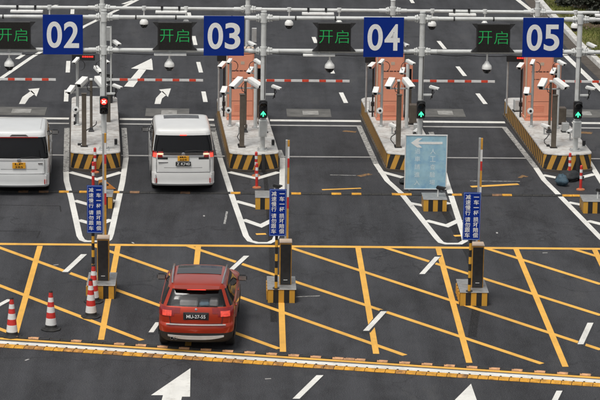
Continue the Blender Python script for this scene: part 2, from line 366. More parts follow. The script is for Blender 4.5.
# dark patched trenches, detector pads
for px in ([(478,296),(472,337)],): line_px('asphalt_patch', px, .21, 'patch', .003)
line_px('asphalt_patch', [(264.5,168),(267.5,200),(271.5,250),(272.5,312)], .125, 'patch', .003)
line_px('asphalt_patch', [(273.5,301),(273.8,322)], .16, 'patch', .0035)
line_px('asphalt_patch', [(436,196),(446,213),(459,236),(470,256),(476,281)], .22, 'patch', .003)
line_px('asphalt_patch', [(104,165),(105,200),(104.5,243)], .12, 'patch', .003)
for a, b, c in ((-9,45,111), (145,189,112.5), (287,331.5,113), (424,466,113), (561,606,113.5)):
    p0, p1 = G(a, c+3.9), G(b, c+3.9); d = G(a, c-4).y
    mb = MB().box(p0.x, p1.x, p0.y, d, 0, .012); pad = mb.build('detector_pad', 'pad', road, bevel=.004)
    wx = (p1.x-p0.x); MB().box(p0.x+wx*.36, p0.x+wx*.72, p0.y+.30, d-.34, .012, .022).build('cover_plate', 'pad_light', pad, bevel=.004)
# old patch outlines
line_px('seam', [(0,205),(60,206),(61,212)], .035, 'patch', .0025); line_px('seam', [(0,231),(40,231.5),(37,238)], .04, 'patch', .0025)

# stop lines
for a, b in ((-20,69), (119.5,214), (270,361), (423,505), (572,625)):
    y = lambda x, y0: y0 + x*.0087
    line_px('stop_line', [(a, y(a,118.0)), (b, y(b,118.0))], .29, 'white', .004)
    line_px('stop_line', [(a, y(a,122.9)), (b, y(b,122.9))], .17, 'white_dim', .004)
for a, b in ((-20,67), (118,226), (281,376), (440,526), (588,625)):
    line_px('stop_line', [(a, 154.7+a*.0068), (b, 154.7+b*.0068)], .14, 'white_dim', .0045)

# chevron islands painted in front of every kerbed island
def chev(outline, bars, worn):
    line_px('edge_line', outline, .165, 'white', .0046)
    for b in bars:
        b = list(b); b[0] = tuple(b[0][q]+(b[1][q]-b[0][q])*.09 for q in (0,1)); b[-1] = tuple(b[-1][q]+(b[-2][q]-b[-1][q])*.09 for q in (0,1))
        line_px('chevron_bar', b, .22, 'white', .0052)
    for w_ in worn: line_px('edge_line', w_, .17, 'white_worn', .0042)
chev([(66,172),(66.5,181),(71,197.5),(79.5,236),(82,240),(86,241.4),(106,241.4),(109,239.5),(111,234),(122.5,182),(126,158)],
     [[(67,171.5),(97,179.5),(124,171.5)], [(72,200),(97,207),(118,199.5)], [(76.5,219.5),(97,225.5),(113,219)]], [[(67,128),(66,172)], [(124,128),(126,158)]])
chev([(220,158),(224,171),(232.5,197.5),(246,236),(250,241),(257.5,243),(269,243),(275,240),(278,233),(282,190),(282.5,158)],
     [[(226,171.5),(257,178.5),(281,171.5)], [(233,200.5),(257,207),(280,200)], [(241,219),(261,226),(279,217)]], [[(212,124),(220,158)], [(279,150),(283,160)]])
chev([(376,164),(387.5,181),(401,193),(437.5,239),(441,242.5),(446,243.8),(460,243.8),(465,241),(464,236),(446,180),(441,160)],
     [[(378,171),(404,178),(438,171.5)], [(406,202.5),(430,207),(452,202.5)], [(424,220),(447,226),(461,219.5)]], [[(359,126),(376,164)], [(431,132),(441,160)]])
chev([(536,168),(544,180),(556,192),(600,237.5),(606,243)],
     [[(540,174.5),(570,180.5),(597,173.5)], [(566,202),(590,206.5),(612,202)], [(586,220.5),(604,225),(620,222)]], [[(504,127),(536,168)]])
line_px('edge_line', [(588,160),(604,186)], .165, 'white', .0046)

# yellow box
line_px('box_line', [(-20,243.9),(620,249.2)], .21, 'yellow', .0044)
for a, b in (((40,246),(14.5,337)), ((118,246),(101,340)), ((198.3,246.5),(188,346)), ((281.3,300),(283,352)), ((358,247.5),(376.2,354)), ((438.2,248.3),(469.3,363)), ((516,249),(565.5,367)), ((594.5,249.6),(640,345))):
    line_px('box_line', [a, b], .148, 'yellow', .0048)
for a, b in (((-30,236.5+1),(279,349)), ((-10,282),(142,340.5)), ((-10,325.5),(10,333)), ((93,245.5),(405,355.5)), ((187.5,246),(542,364)), ((285,246),(601,350)), ((382,246.8),(601,315.5)), ((484,247.8),(601,284.5)), ((572,248.8),(602,258))):
    line_px('box_diagonal', [a, b] if a[1] > 244 else [(-8,245),b], .155, 'yellow', .0052)
def quad_dash(pts): poly_px('lane_dash', pts, 'white', .0058)
def dash(p0, p1, wpx):                                  # slanted lane dash between two pixel ends, width in pixels across
    poly_px('road_patch', [(p0[0]-wpx/2-1,p0[1]-1.6),(p0[0]+wpx/2+1.5,p0[1]-1.6),(p1[0]+wpx/2+1.5,p1[1]+1.8),(p1[0]-wpx/2-1,p1[1]+1.8)], 'asphalt', .0055)
    quad_dash([(p0[0]-wpx/2,p0[1]),(p0[0]+wpx/2,p0[1]),(p1[0]+wpx/2,p1[1]),(p1[0]-wpx/2,p1[1])])
for a, b, w_ in (((84,254.4),(65,272.2),6), ((246.5,256),(230.5,270.5),5.5), ((437.5,257),(422,274.2),5.5), ((384,311.5),(366,331),6), ((590.5,323),(580.5,344.5),6),
                 ((158,322.5),(151,332.5),5), ((10,299.5),(-8,309),6), ((320,375.5),(296,399),7), ((559.5,391),(553,404),6)):
    dash(a, b, w_)
poly_px('lane_arrow', [(190.5,368.5),(190,397),(182,397),(179,410),(159,410),(163,395.5),(151,395.5)], 'white', .0058)
poly_px('lane_arrow', [(471,384),(477,401),(472,412),(452,412),(455,400)], 'white', .0058)

# lanes beyond the islands
def lane_dashes(px): 
    for x0, y0, x1, y1 in px: line_px('lane_dash', [(x0,y0),(x1,y1)], .15, 'white', .004)
lane_dashes([(72.8,7,72.2,14), (70.5,34,70,41), (68.4,61,67.7,72.5), (66.6,90,66,101.5), (188.8,12.5,190,18), (193.5,36,195.5,45), (198.2,62,201,72.5), (203.4,91.5,205.5,102),
             (150,60,150.8,69), (313.5,37,316,43), (329.5,66,333,73.5), (341,92.5,346,103), (410,-2,413,3), (438.5,41,445,49), (457.5,66.5,465,76), (477.5,93.5,485.5,104)])
line_px('edge_line', [(175,-24),(137,0),(85,26),(32,57),(-3,81),(-25,94)], .17, 'white', .004)
line_px('lane_dash', [(133,0.5),(123,4)], .16, 'white', .0044); line_px('lane_dash', [(57,5),(46,8.5)], .16, 'white', .0044); line_px('lane_dash', [(24,54.5),(17,59)], .16, 'white', .0044)
line_px('edge_line', [(505,-14),(518,0),(531.5,10.5),(549,34),(566,56),(579,68.5),(600,89),(622,110)], .20, 'white', .004)
def arrow_px(head, stem): poly_px('lane_arrow', head, 'white', .0045); poly_px('lane_arrow_stem', stem, 'white', .0045)
arrow_px([(39.5,88.2),(28,89.2),(36.5,96.5)], [(31.5,90.5),(35,94),(29,98),(25,104),(19,104),(22.5,97)])
arrow_px([(151.5,58.5),(131,68.5),(153,70)], [(139,68.9),(146.5,69.3),(133.5,87),(124,86.5)])
arrow_px([(171,88.4),(159,89.6),(168,97)], [(162.5,91),(166.5,95),(162,98.5),(160.5,104),(154.5,104),(156,98)])
arrow_px([(-2,58),(-14,66),(0,67)], [(-10,66),(-4,66.5),(-10,80),(-18,80)])

# stray old yellow marks
for pts, w_ in (([(358.5,176.3),(370.5,174)], .2), ([(322,189.8),(361,188.3)], .12), ([(471,186.8),(518.5,184.2)], .2), ([(519.5,178),(523,175.8),(527,177)], .12), ([(581,132.5),(592,133.2)], .3), ([(454,236),(466,235.4)], .17), ([(256,234.3),(266,234)], .17),
                 ([(343,131),(356,132)], .2), ([(188,132),(200,133)], .2), ([(47,131),(54,132)], .2)):
    line_px('old_mark', pts, w_, 'yellow' if w_ < .3 and pts[0][1] > 180 else 'orange_worn', .0042)
for pts in ([(224.5,224),(227,211.5)], [(285,297.5),(320,296)], [(470,181),(520,181.5)], [(330,175),(356,175.5)]):
    line_px('scuff', pts, .06, 'white_worn', .0042)
for p in ((27,360), (56,265), (133,243), (268,379), (204,216), (412,206), (545,253), (497,233)):
    q = G(*p); a = random.random()*3; polyline('litter_spot', [(q.x-.07*math.cos(a), q.y-.07*math.sin(a)), (q.x+.07*math.cos(a), q.y+.07*math.sin(a))], .05, 'white_dim', .005)

# ------------------------------------------------------------------ speed humps
def strip_modules(th, a, b, n, wid, hgt, mats, order, bolt=True, gap=.006, by=0.0, br=.022):
    """n low ridge-shaped rubber pieces end to end from a to b"""
    d = (b-a); L = d.length/n; ang = math.atan2(d.y, d.x); meshes = {}
    for mname in set(mats):
        m_ = MB(); e = gap
        prof = [(-wid/2,0),(-wid/2,hgt*.35),(-wid*.22,hgt),(wid*.22,hgt),(wid/2,hgt*.35),(wid/2,0)]
        for x in (e, L-e): m_.add([(x, y, z) for y, z in prof])
        k = len(prof)
        for i in range(k): j = (i+1) % k; m_.face((i, j, k+j, k+i)[::-1])
        m_.face(range(k)); m_.face([k+i for i in reversed(range(k))])
        if bolt:
            for bx in (L*.12,): m_.box(bx-br,bx+br,by-br,by+br,0,hgt+.008,1)
        meshes[mname] = m_.mesh('hump_module', [M[mname], M['black']], smooth=False)
    for i in range(n):
        p = a + d*((i)/n); link('hump_module', meshes[order(i)], th, p-th.location, (0, 0, ang))
# across the lanes in front of the islands
A, B = G(-12,191.6), G(612,196.3)
yel = [64, 80, 116, 134, 188, 238, 291, 340, 353, 391, 408.5, 459, 494, 510.5, 562, 578, 27, 44]; faded = {134, 188, 494, 27, 44}
NB = 62
t = thing('speed_bump', 'thin black rubber speed bump with few yellow pieces across the lanes', 'speed bump', (A.x, A.y, .004))
cl = {}
for y_ in yel: cl[int((y_+12)/624*NB)] = 'rubber_brown' if y_ in faded else 'rubber_yellow'
strip_modules(t, Vector((A.x,A.y,.004)), Vector((B.x,B.y,.004)), NB, .20, .035, ['rubber','rubber_yellow','rubber_brown'], lambda i: cl.get(i, 'rubber'), False)
# slanting double hump in the foreground
def hump_line(y0, y1): return G(-14, y0-.066*14), G(614, y1+.066*14)
A, B = hump_line(336.6, 376.4); NB = 57
t = thing('speed_bump', 'upper row of alternating black and faded orange bump pieces below the yellow grid', 'speed bump', (A.x, A.y, .004))
strip_modules(t, Vector((A.x,A.y,.004)), Vector((B.x,B.y,.004)), NB, .115, .035, ['rubber','rubber_faded'], lambda i: 'rubber_faded' if (i % 2 == 0 and i not in (6, 10)) or i == 33 else 'rubber', br=.018)
line_px('box_line', [(-12,337.9),(612,379)], .14, 'yellow', .0056)
line_px('seam', [(-12,339.8),(612,380.6)], .10, 'pad', .0046)
line_px('edge_line', [(-12,342.0),(612,382.6)], .27, 'white', .0054)
A, B = hump_line(345.9, 385.5); NB = 62
t = thing('speed_bump', 'lower row of mostly yellow bump pieces below the white line', 'speed bump', (A.x, A.y, .004))
rr = random.Random(3); seq = [('rubber_ochre' if (i_ < 26 and (i_//2) % 2 == 0) or i_ in (29,33,34,41,47) else 'rubber_yellow') for i_ in range(NB)]
strip_modules(t, Vector((A.x,A.y,.004)), Vector((B.x,B.y,.004)), NB, .28, .03, ['rubber_yellow','rubber_ochre'], lambda i: seq[i], gap=.007, by=.09, br=.022)

# ------------------------------------------------------------------ kerbed islands
POSTS = [(-3.56,81.18), (1.22,81.27), (5.99,81.42), (10.76,81.56)]
IZ = .58
def isl_outline():
    """left x -1.0, right .48; nose bulges to -.62; tail rounded at 8.0"""
    pts = []
    def arc(cx, cy, r, a0, a1, n=6): 
        for i in range(n+1): a = R(a0+(a1-a0)*i/n); pts.append((cx+r*math.cos(a), cy+r*math.sin(a)))
    arc(-.80,-.12,.20,180,262); 
    for x in (-.55,-.26,.03): pts.append((x, -.36-.10*(1-((x+.26)/.6)**2)))
    arc(.28,-.12,.20,278,360)
    for y in (1.5,3,4.5,6): pts.append((.48, y))
    arc(.18,7.75,.30,0,90); arc(-.70,7.75,.30,90,180)
    for y in (6,4.5,3,1.5): pts.append((-1.0, y))
    return pts
OUT = isl_outline()
def inset(poly, d):
    n = len(poly); o = []
    for i in range(n):
        a, b, c = Vector(poly[i-1]), Vector(poly[i]), Vector(poly[(i+1)%n])
        n1 = (b-a).normalized(); n2 = (c-b).normalized(); nn = (Vector((-n1.y,n1.x))+Vector((-n2.y,n2.x))).normalized(); o.append(tuple(b+nn*d))
    return o
NAMES = ['02','03','04','05']
ORD = ['leftmost','second','third','rightmost']
wall_me = MB(); k = len(OUT); a = wall_me.add([(x,y,0) for x,y in OUT]+[(x,y,IZ-.05) for x,y in OUT]); per = [0.0]
for i in range(k): per.append(per[-1]+math.dist(OUT[i], OUT[(i+1) % k]))
mid = min(range(k), key=lambda i: abs(OUT[i][0]-.03)+abs(OUT[i][1]+.4)); dst = lambda i: min(abs(per[i]-per[mid]), per[-1]-abs(per[i]-per[mid]))+.10
for i in range(k):
    j = (i+1) % k; ua, ub = dst(i), dst(i+1); wall_me.face((a+i,a+j,a+k+j,a+k+i), 0, [(ua,0),(ub,0),(ub,IZ-.05),(ua,IZ-.05)])
wall_me = wall_me.mesh('striped_wall', 'stripe')
slab = MB(); r0, r1, r2 = inset(OUT,-.012), inset(OUT,-.004), inset(OUT,.035)
a = slab.add([(x,y,IZ-.05) for x,y in r0]+[(x,y,IZ-.02) for x,y in r1]+[(x,y,IZ) for x,y in r2])
for q in (0, 1):
    for i in range(k): j = (i+1) % k; slab.face((a+q*k+i,a+q*k+j,a+q*k+k+j,a+q*k+k+i))
slab.face([a+2*k+i for i in range(k)]); slab.face([a+i for i in reversed(range(k))])
slab_me = slab.mesh('top_slab', 'concrete')
foot_o = inset(OUT,-.05); ft = MB().prism(foot_o, 0, .07); foot_me = ft.mesh('base_footing', 'gutter', smooth=False)
cond = MB().box(-.05,.05,-.52,-.44,.0,IZ-.02).mesh('conduit', 'dark_metal', bevel=.01)
islands = []
ilab = ['leftmost concrete island, without a salmon cabinet, below a red cross signal', 'concrete island below the 03 sign, behind the white van with lit tail lights', 'concrete island partly behind the pale blue board', 'rightmost concrete island with two flexible posts and sacks at its nose']
ilab[1] = 'second concrete island from the left, with striped nose and salmon cabinet'
for i, (x, y) in enumerate(POSTS):
    t = thing('traffic_island', ilab[i], 'traffic island', (x,y,0), LANE, 'kerbed islands between the lanes')
    link('striped_wall', wall_me, t); link('top_slab', slab_me, t); link('base_footing', foot_me, t)
    if i in (1, 3): link('conduit', cond, t)
    islands.append(t)
t = thing('traffic_island', 'concrete island just beyond the left picture edge, beside the cut off white van', 'traffic island', (-8.34,81.05,0), LANE, 'kerbed islands between the lanes')
link('striped_wall', wall_me, t); link('top_slab', slab_me, t); link('base_footing', foot_me, t)
def ip(i, x, y, z=IZ):                       # island-local -> world
    c, s = math.cos(LANE), math.sin(LANE); X, Y = POSTS[i]; return Vector((X+c*x-s*y, Y+s*x+c*y, z))
def il(px, py, i=1, z=IZ):                   # pixel on an island top -> island-local
    p = G(px, py, z)-Vector((*POSTS[i], 0)); c, s = math.cos(LANE), math.sin(LANE); return (c*p.x+s*p.y, -s*p.x+c*p.y)

# ------------------------------------------------------------------ gantries
def coupling(mb, c, axis_r=.15):
    """bolted clamp: two pointed flange plates either side of the post and a collar"""
    for s in (-1, 1):
        x = c[0]+s*.155
        mb.tube([(x-.02,c[1],c[2]),(x+.02,c[1],c[2])], .125, 8); mb.tube([(x+s*.055-.02,c[1],c[2]),(x+s*.055+.02,c[1],c[2])], .105, 8)
        mb.tube([(c[0],c[1],c[2]),(x+s*.30,c[1],c[2])], .072, 12)
        for k in range(6):
            a = k*math.pi/3; yy, zz = c[1]+.098*math.cos(a), c[2]+.098*math.sin(a); mb.tube([(x-.04,yy,zz),(x+s*.055+.05,yy,zz)], .013, 6)
    mb.tube([(c[0],c[1],c[2]-.13),(c[0],c[1],c[2]+.13)], .108, 14)
    return mb
GY = lambda x: 81.18 + (x+3.56)*.0265
t = thing('gantry', 'front pipe gantry carrying the blue lane number signs', 'gantry', (POSTS[0][0],POSTS[0][1],IZ)); g0 = t.location
for i, (x, y) in enumerate(POSTS):
    p = MB().tube([(x-g0.x,y-g0.y,0),(x-g0.x,y-g0.y,4.24)], .078, 18); p.tube([(x-g0.x,y-g0.y,4.24),(x-g0.x,y-g0.y,4.265)], .088, 18)
    po = p.build('post', 'steel_white', t)
    b = MB().box(x-g0.x-.16,x-g0.x+.16,y-g0.y-.16,y-g0.y+.16,0,.025)
    for sx in (-1,1):
        for sy in (-1,1): b.tube([(x-g0.x+sx*.125,y-g0.y+sy*.125,.02),(x-g0.x+sx*.125,y-g0.y+sy*.125,.06)], .018, 6)
    b.build('base_plate', 'steel', po, bevel=.005)
    for z in (3.05, 4.05): coupling(MB(), (x-g0.x, y-g0.y, z)).build('coupling', 'steel_white', t)
for z, r in ((3.05,.062), (4.05,.058)):
    x0, x1 = -12, 16; MB().tube([(x0-g0.x, GY(x0)-g0.y, z),(x1-g0.x, GY(x1)-g0.y, z)], r, 14).build('rail', 'steel_white', t)
for a_, b_ in zip([-9]+[p_[0] for p_ in POSTS], [p_[0] for p_ in POSTS]+[15.5]):
    n_ = 14; wv = random.Random(int(a_*10)); P_ = []
    for q in range(n_+1):
        x = a_+.12+(b_-a_-.24)*q/n_; P_.append((x-g0.x, GY(x)-g0.y+.05, 3.05-.062-.02-(.05*math.sin(math.pi*q/n_)+wv.uniform(0,.03) if 0 < q < n_ else 0)))
    MB().tube(P_, .011, 6).build('cable', 'black', t)
    for q in (.2,.45,.8):
        x = a_+(b_-a_)*q; MB().tube([(x-g0.x-.02, GY(x)-g0.y, 4.05),(x-g0.x+.02, GY(x)-g0.y, 4.05)], .072, 12).build('pipe_strap', 'dark_metal', t)
for x, y in POSTS: MB().tube([(x-g0.x+.05,y-g0.y-.07,3.0),(x-g0.x+.05,y-g0.y-.075,2.2),(x-g0.x+.045,y-g0.y-.07,1.6)], .010, 6).build('cable', 'black', t)
BACKX = [-3.97, .81, 5.58, 10.35]; BY, BZ = 89.25, 3.52-IZ
t2 = thing('gantry', 'rear pipe gantry behind the signs, carrying hanging dome cameras', 'gantry', (BACKX[0],BY,IZ)); g1 = t2.location
for x in BACKX:
    X = x-g1.x; p = MB().tube([(X,-.0,0),(X,0,BZ+.33)], .075, 16); p.tube([(X,0,BZ+.33),(X,0,BZ+.355)], .085, 16); p.build('post', 'steel_white', t2)
    coupling(MB(), (X,0,BZ)).build('coupling', 'steel_white', t2)
    MB().box(X+.14,X+.30,-.06,.06,1.85,2.32).build('junction_box', 'steel', t2, bevel=.01)
MB().tube([(-13-g1.x,0,BZ),(17-g1.x,0,BZ)], .055, 12).build('rail', 'steel_white', t2)

# number signs
def gp(px, py, off=-.09): # point on the front gantry plane
    Y = 81.2; 
    for _ in range(3): q = PY(px, py, Y); Y = GY(q.x)+off
    return PY(px, py, Y)
GROT = math.atan(.0265)
for nm, (x0, y0, x1, y1) in zip(NAMES, ((43,14.6,83,54.3), (203.6,15.8,244,55.6), (363.2,17.2,403.2,57), (522,17.6,562.6,57.2))):
    c = gp((x0+x1)/2, y1); wd = (gp(x1,y1)-gp(x0,y1)).length; ht = gp((x0+x1)/2,y0).z-c.z
    t = thing('lane_number_sign', 'square blue sign with white number %s, %s of the four' % (nm, ORD[NAMES.index(nm)]), 'sign', c, GROT, 'blue lane number signs')
    MB().box(-wd/2,wd/2,-.012,.012,0,ht).build('panel', 'blue', t, bevel=.004)
    fr = MB()
    for zz in (.18,.5,.82): fr.box(-wd/2+.03,wd/2-.03,.012,.04,ht*zz-.02,ht*zz+.02)
    fr.build('rear_channel', 'steel', t)
    cw, ch = wd*.38, ht*.665
    for i, ch_ in enumerate(nm):
        tx = MB(); put_text(tx, ch_, -wd*.402+i*wd*.425, ht*.165, cw, ch, -.0145, .019, res=10); tx.build('digit', 'letter', t, smooth=False)

# green LED signs
lpos = [(-4,21,31,48.5), (157.5,21.5,192,49.5), (317,22.3,350.5,50.8), (475.8,23.2,509.3,51.7)]
llab = ['%s of the black displays with green characters%s' % (o_, e_) for o_, e_ in zip(('leftmost','second','third','rightmost'), (', cut by the picture edge', ' from the left', ' from the left', ', nearest the lawn'))]
for (x0, y0, x1, y1), lb in zip(lpos, llab):
    c = gp((x0+x1)/2, y1, -.12); wd = (gp(x1,y1,-.12)-gp(x0,y1,-.12)).length; ht = gp((x0+x1)/2,y0,-.12).z-c.z
    t = thing('led_display', lb, 'display', c, GROT, 'lane status displays on the front gantry')
    MB().box(-wd/2,wd/2,-.10,.06,0,ht).build('housing', 'dark_metal', t, bevel=.01)
    MB().box(-wd/2+.03,wd/2-.03,-.108,-.1,.03,ht-.03).build('screen', 'led_box', t)
    for s in (-1, 1):
        for (za, zb) in ((0,.17), (ht,ht-.17)):
            wg = MB(); wg.add([(s*wd/2,-.1,za),(s*(wd/2+.15),-.1,za),(s*wd/2,-.1,zb),(s*wd/2,.06,za),(s*(wd/2+.15),.06,za),(s*wd/2,.06,zb)])
            for f in ((0,1,2),(5,4,3),(0,3,4,1),(1,4,5,2),(2,5,3,0)): wg.face(f)
            bm_ = wg.build('corner_bracket', 'dark_metal', t, smooth=False)
    cs = ht*.455
    for i, ch_ in enumerate('开启'):
        tx = MB(); put_text(tx, ch_, -cs*1.14+i*cs*1.20, ht*.29, cs*1.04, cs, -.1105, -.012); tx.build('character', 'led_green', t, smooth=False)

# flat antenna panels and dome cameras
def dome(c, drop, label, group, sc=1.0):
    """c: point on the pipe"""
    t = thing('dome_camera', label, 'camera', c - Vector((0,0,drop)), 0, group)
    MB().tube([(0,0,.16*sc),(0,0,drop)], .026, 10).build('stem', 'cam_white', t)
    MB().tube([(0,0,drop-.06),(0,0,drop+.07)], .075, 10).build('pipe_clamp', 'steel_white', t)
    MB().lathe([(.03*sc,.22*sc),(.055*sc,.20*sc),(.085*sc,.14*sc),(.135*sc,.085*sc),(.15*sc,.03*sc),(.15*sc,-.02*sc),(.14*sc,-.03*sc)], 20).build('housing', 'cam_white', t)
    MB().lathe([(.132*sc,-.025*sc),(.128*sc,-.07*sc),(.105*sc,-.12*sc),(.062*sc,-.155*sc),(.005,-.168*sc)], 20).build('lens_bubble', 'glassblack', t)
for (px, py), lb in zip(((9.2,65), (169.3,65.5), (329.6,67), (486.8,68)), ('white dome camera hanging below the leftmost display', 'white dome camera hanging below the second display from the left', 'white dome camera hanging below the third display from the left', 'white dome camera hanging below the rightmost display')):
    q = gp(px, py, 0); top = IZ+3.05; dome(Vector((q.x, GY(q.x), top)), top-q.z, lb, 'dome cameras below the displays')
for (px, py), lb in zip(((49.6,24), (144,23.2), (186,24.4), (289,24.2), (339,25), (432,25), (484.5,26), (575,26.8)),
        ('leftmost of the small dome cameras on the rear gantry, half behind a number sign', 'small dome camera on the rear gantry left of the second display', 'small dome camera peeking out from behind the second display', 'small dome camera on the rear gantry between the second gantry post and third display', 'small dome camera half hidden behind the third display', 'small dome camera on the rear gantry between the third gantry post and the rightmost display', 'small dome camera half hidden behind the rightmost display', 'small dome camera seen against the lawn')):
    q = PY(px, py, BY); dome(Vector((q.x, BY, IZ+BZ)), IZ+BZ-q.z, lb, 'dome cameras on the rear gantry', .95)
for (x0, y0, x1, y1), lb in zip(((10.5,9.6,43,12.6), (155.5,10.6,187,13.2), (302,12.2,334,15), (449,13.2,476,15.8), (595,14,626,16.6)), ('slim white antenna bar on the rear gantry above the leftmost display', 'slim white antenna bar on the rear gantry above the second display', 'slim white antenna bar on the rear gantry above the third display', 'slim white antenna bar on the rear gantry above the rightmost display', 'slim white antenna bar on the rear gantry at the far right edge')):
    a, b = PY(x0, y0, BY-.2), PY(x1, y1, BY-.2); c = (a+b)/2
    t = thing('antenna_bar', lb, 'antenna', c, 0, 'antenna bars on the rear gantry'); wd = b.x-a.x
    MB().box(-wd/2,wd/2,-.12,.10,-.035,.035).build('panel', 'cam_white', t, bevel=.01)
    br = MB()
    for s in (-.3,.25): br.box(wd*s-.02,wd*s+.02,.0,.24,.02,.12); br.box(wd*s-.035,wd*s+.035,.13,.27,.06,.18)
    br.build('bracket', 'black', t)
for (x0, x1, y), lb in zip(((-3,22,53.4), (154,186.5,54.2), (303,335,55), (0,0,0)), ('slim white bar under the leftmost display, behind its dome camera', 'slim white bar under the second display from the left', 'slim white bar under the third display from the left', '')):
    if not lb: continue
    a, b = gp(x0, y, -.05), gp(x1, y, -.05); c = (a+b)/2; wd = b.x-a.x
    t = thing('antenna_bar', lb, 'antenna', c, GROT, 'antenna bars under the displays')
    MB().box(-wd/2,wd/2,-.1,.1,-.03,.03).build('panel', 'cam_white', t, bevel=.01)
    MB().box(-.03,.03,-.02,.07,.03,.20).build('bracket', 'steel_white', t)

# ------------------------------------------------------------------ bullet cameras, poles, cabinets on the islands
AIM = random.Random(17)
def bullet_parts(t, c, yaw, pitch, L=.34, w_=.062, mat='cam_white', tick=True):
    """camera shell pointing along (yaw,pitch) with sun hood, black face and a swivel; part 'camera_body' with sub-parts"""
    yaw += AIM.uniform(-.16,.16); pitch = -pitch+AIM.uniform(-.02,.14); L *= AIM.uniform(1.0,1.15)
    mx = Matrix.Translation(c) @ Matrix.Rotation(yaw, 4, 'Z') @ Matrix.Rotation(pitch, 4, 'X')
    b = MB().box(-w_,w_,-L/2,L/2,-w_*.85,w_*.75, mx=mx); body = b.build('camera_body', mat, t, bevel=.018, seg=2)
    h = MB(); h.box(-w_*1.12,w_*1.12,-L/2-.06,L/2-.02,w_*.80,w_*1.0, mx=mx)
    for s in (-1,1): h.box(s*w_*1.12-.004,s*w_*1.12+.004,-L/2-.05,L/2-.06,-w_*.1,w_*.9, mx=mx)
    h.build('sun_hood', mat, body)
    MB().box(-w_*.66,w_*.66,-L/2-.006,-L/2+.02,-w_*.60,w_*.50, mx=mx).build('lens_face', 'glassblack', body)
    return body
def cable(pts): return MB().tube(pts, .012, 6)
def loop(c, s=1, r=.11):
    return [Vector(c)+Vector((s*(.02+r*math.sin(a)), -.02, .02-r*(1-math.cos(a))*1.1)) for a in [R(k) for k in range(0,200,25)]]
CAMYAW = 0.0
for i in range(4):
    nm = ORD[i]
    # pole with two cameras, nearest the booth's front
    lx, ly = (-.80, 3.45); p = ip(i, lx, ly); h = 2.02
    t = thing('camera_pole', 'thin light grey camera pole %s on the %s island' % ('left of the cross-arm mast' , nm), 'camera pole', p, LANE, 'thin camera poles on the islands')
    po = MB().tube([(0,0,0),(0,0,h)], .042, 12); po.build('pole', 'steel', t); MB().lathe([(.09,0),(.09,.02),(.05,.05)], 14).build('base_plate', 'steel', t)
    bullet_parts(t, (-.03,-.04,h+.06), R(-28), R(-14), .26, .05)
    cable(loop((.06,0,h+.05), 1, .15)).build('cable', 'black', t)
    MB().box(-.22,-.02,-.03,.03,h-.99,h-.93).build('side_arm', 'steel', t); bullet_parts(t, (-.20,-.10,h-.86), R(-22), R(-16), .32, .075)
    eb = MB(); mx = Matrix.Translation((-.06,-.07,.52)) @ Matrix.Rotation(R(80), 4, 'X'); eb.lathe([(.07,-.06),(.098,-.03),(.105,.0),(.098,.04),(.06,.06)], 18, mx=mx)
    e_ = eb.build('round_camera', 'cam_white', t); MB().lathe([(.045,.062),(.03,.072)], 14, (-.06,-.07,.52), mx=Matrix.Rotation(R(80), 4, 'X')).build('lens', 'glassblack', e_)
    # bronze square column
    p = ip(i, -.60, .42); h = 1.62
    t = thing('column', 'brown square column standing near the nose of the %s island' % nm, 'column', p, LANE, 'brown columns on the islands'); t['kind'] = 'thing'
    MB().box(-.07,.07,-.07,.07,.015,h).build('shaft', 'bronze', t, bevel=.012); MB().box(-.085,.085,-.085,.085,h,h+.03).build('cap', 'bronze', t, bevel=.006); MB().box(-.11,.11,-.11,.11,0,.015).build('base_plate', 'dark_metal', t)
    # mast with cross-arm and two big cameras
    p = ip(i, -.38, 2.55); h = 1.62
    t = thing('camera_mast', 'dark mast with a cross-arm and two big white cameras on the %s island' % nm, 'camera mast', p, LANE, 'cross-arm camera masts')
    MB().tube([(0,0,0),(0,0,h)], .042, 12).build('pole', 'bronze', t); MB().lathe([(.125,0),(.12,.03),(.085,.05),(.07,.12),(.045,.14)], 4, mx=Matrix.Rotation(R(45),4,'Z')).build('base_plate', 'dark_metal', t)
    MB().tube([(-.36,0,h-.22),(.36,0,h-.22)], .024, 10).build('cross_arm', 'steel', t)
    for s in (-1, 1):
        MB().tube([(s*.27,0,h-.22),(s*.27,0,h-.13)], .025, 8).build('camera_mount', 'steel', t)
        bullet_parts(t, (s*.27,-.10,h-.04), R(s*30), R(-16), .48, .088)
    MB().box(-.05,.05,-.06,.03,h,h+.06).build('cap', 'cam_white', t, bevel=.01); cable([(-.06,-.05,h-.05),(-.13,-.06,h-.16),(-.1,-.06,h-.30),(0,-.05,h-.35)]).build('cable', 'black', t)
    # grey pole on the lane side
    p = ip(i, -.02, 3.25); h = 2.03
    t = thing('camera_pole', 'grey camera pole right of the cross-arm mast on the %s island' % nm, 'camera pole', p, LANE, 'grey camera poles on the islands')
    MB().tube([(0,0,0),(0,0,h)], .055, 12).build('pole', 'steel_white', t); MB().lathe([(.11,0),(.11,.02),(.06,.05)], 14).build('base_plate', 'steel', t)
    bullet_parts(t, (.05,-.03,h+.07), R(38), R(-12), .28, .055); cable(loop((-.05,0,h+.06), -1, .14)).build('cable', 'black', t)
    bullet_parts(t, (-.16,.05,h-.22), R(-20 if i else 20), R(-18), .30, .06); MB().box(-.12,0,0,.05,h-.32,h-.28).build('side_arm', 'steel', t)
    # arm on the gantry post with a small camera, signal head, control box
    p = ip(i, 0, 0)
    t = thing('bracket_camera', 'small white camera on an elbow arm beside the %s lane signal' % nm, 'camera', p+Vector((0,0,1.72)), LANE, 'elbow-arm cameras on the gantry posts')
    MB().box(.06,.34,-.03,.02,-.03,.03).build('arm', 'steel_white', t, bevel=.006); MB().tube([(.35,0,-.10),(.35,0,.16)], .018, 8).build('upright', 'black', t)
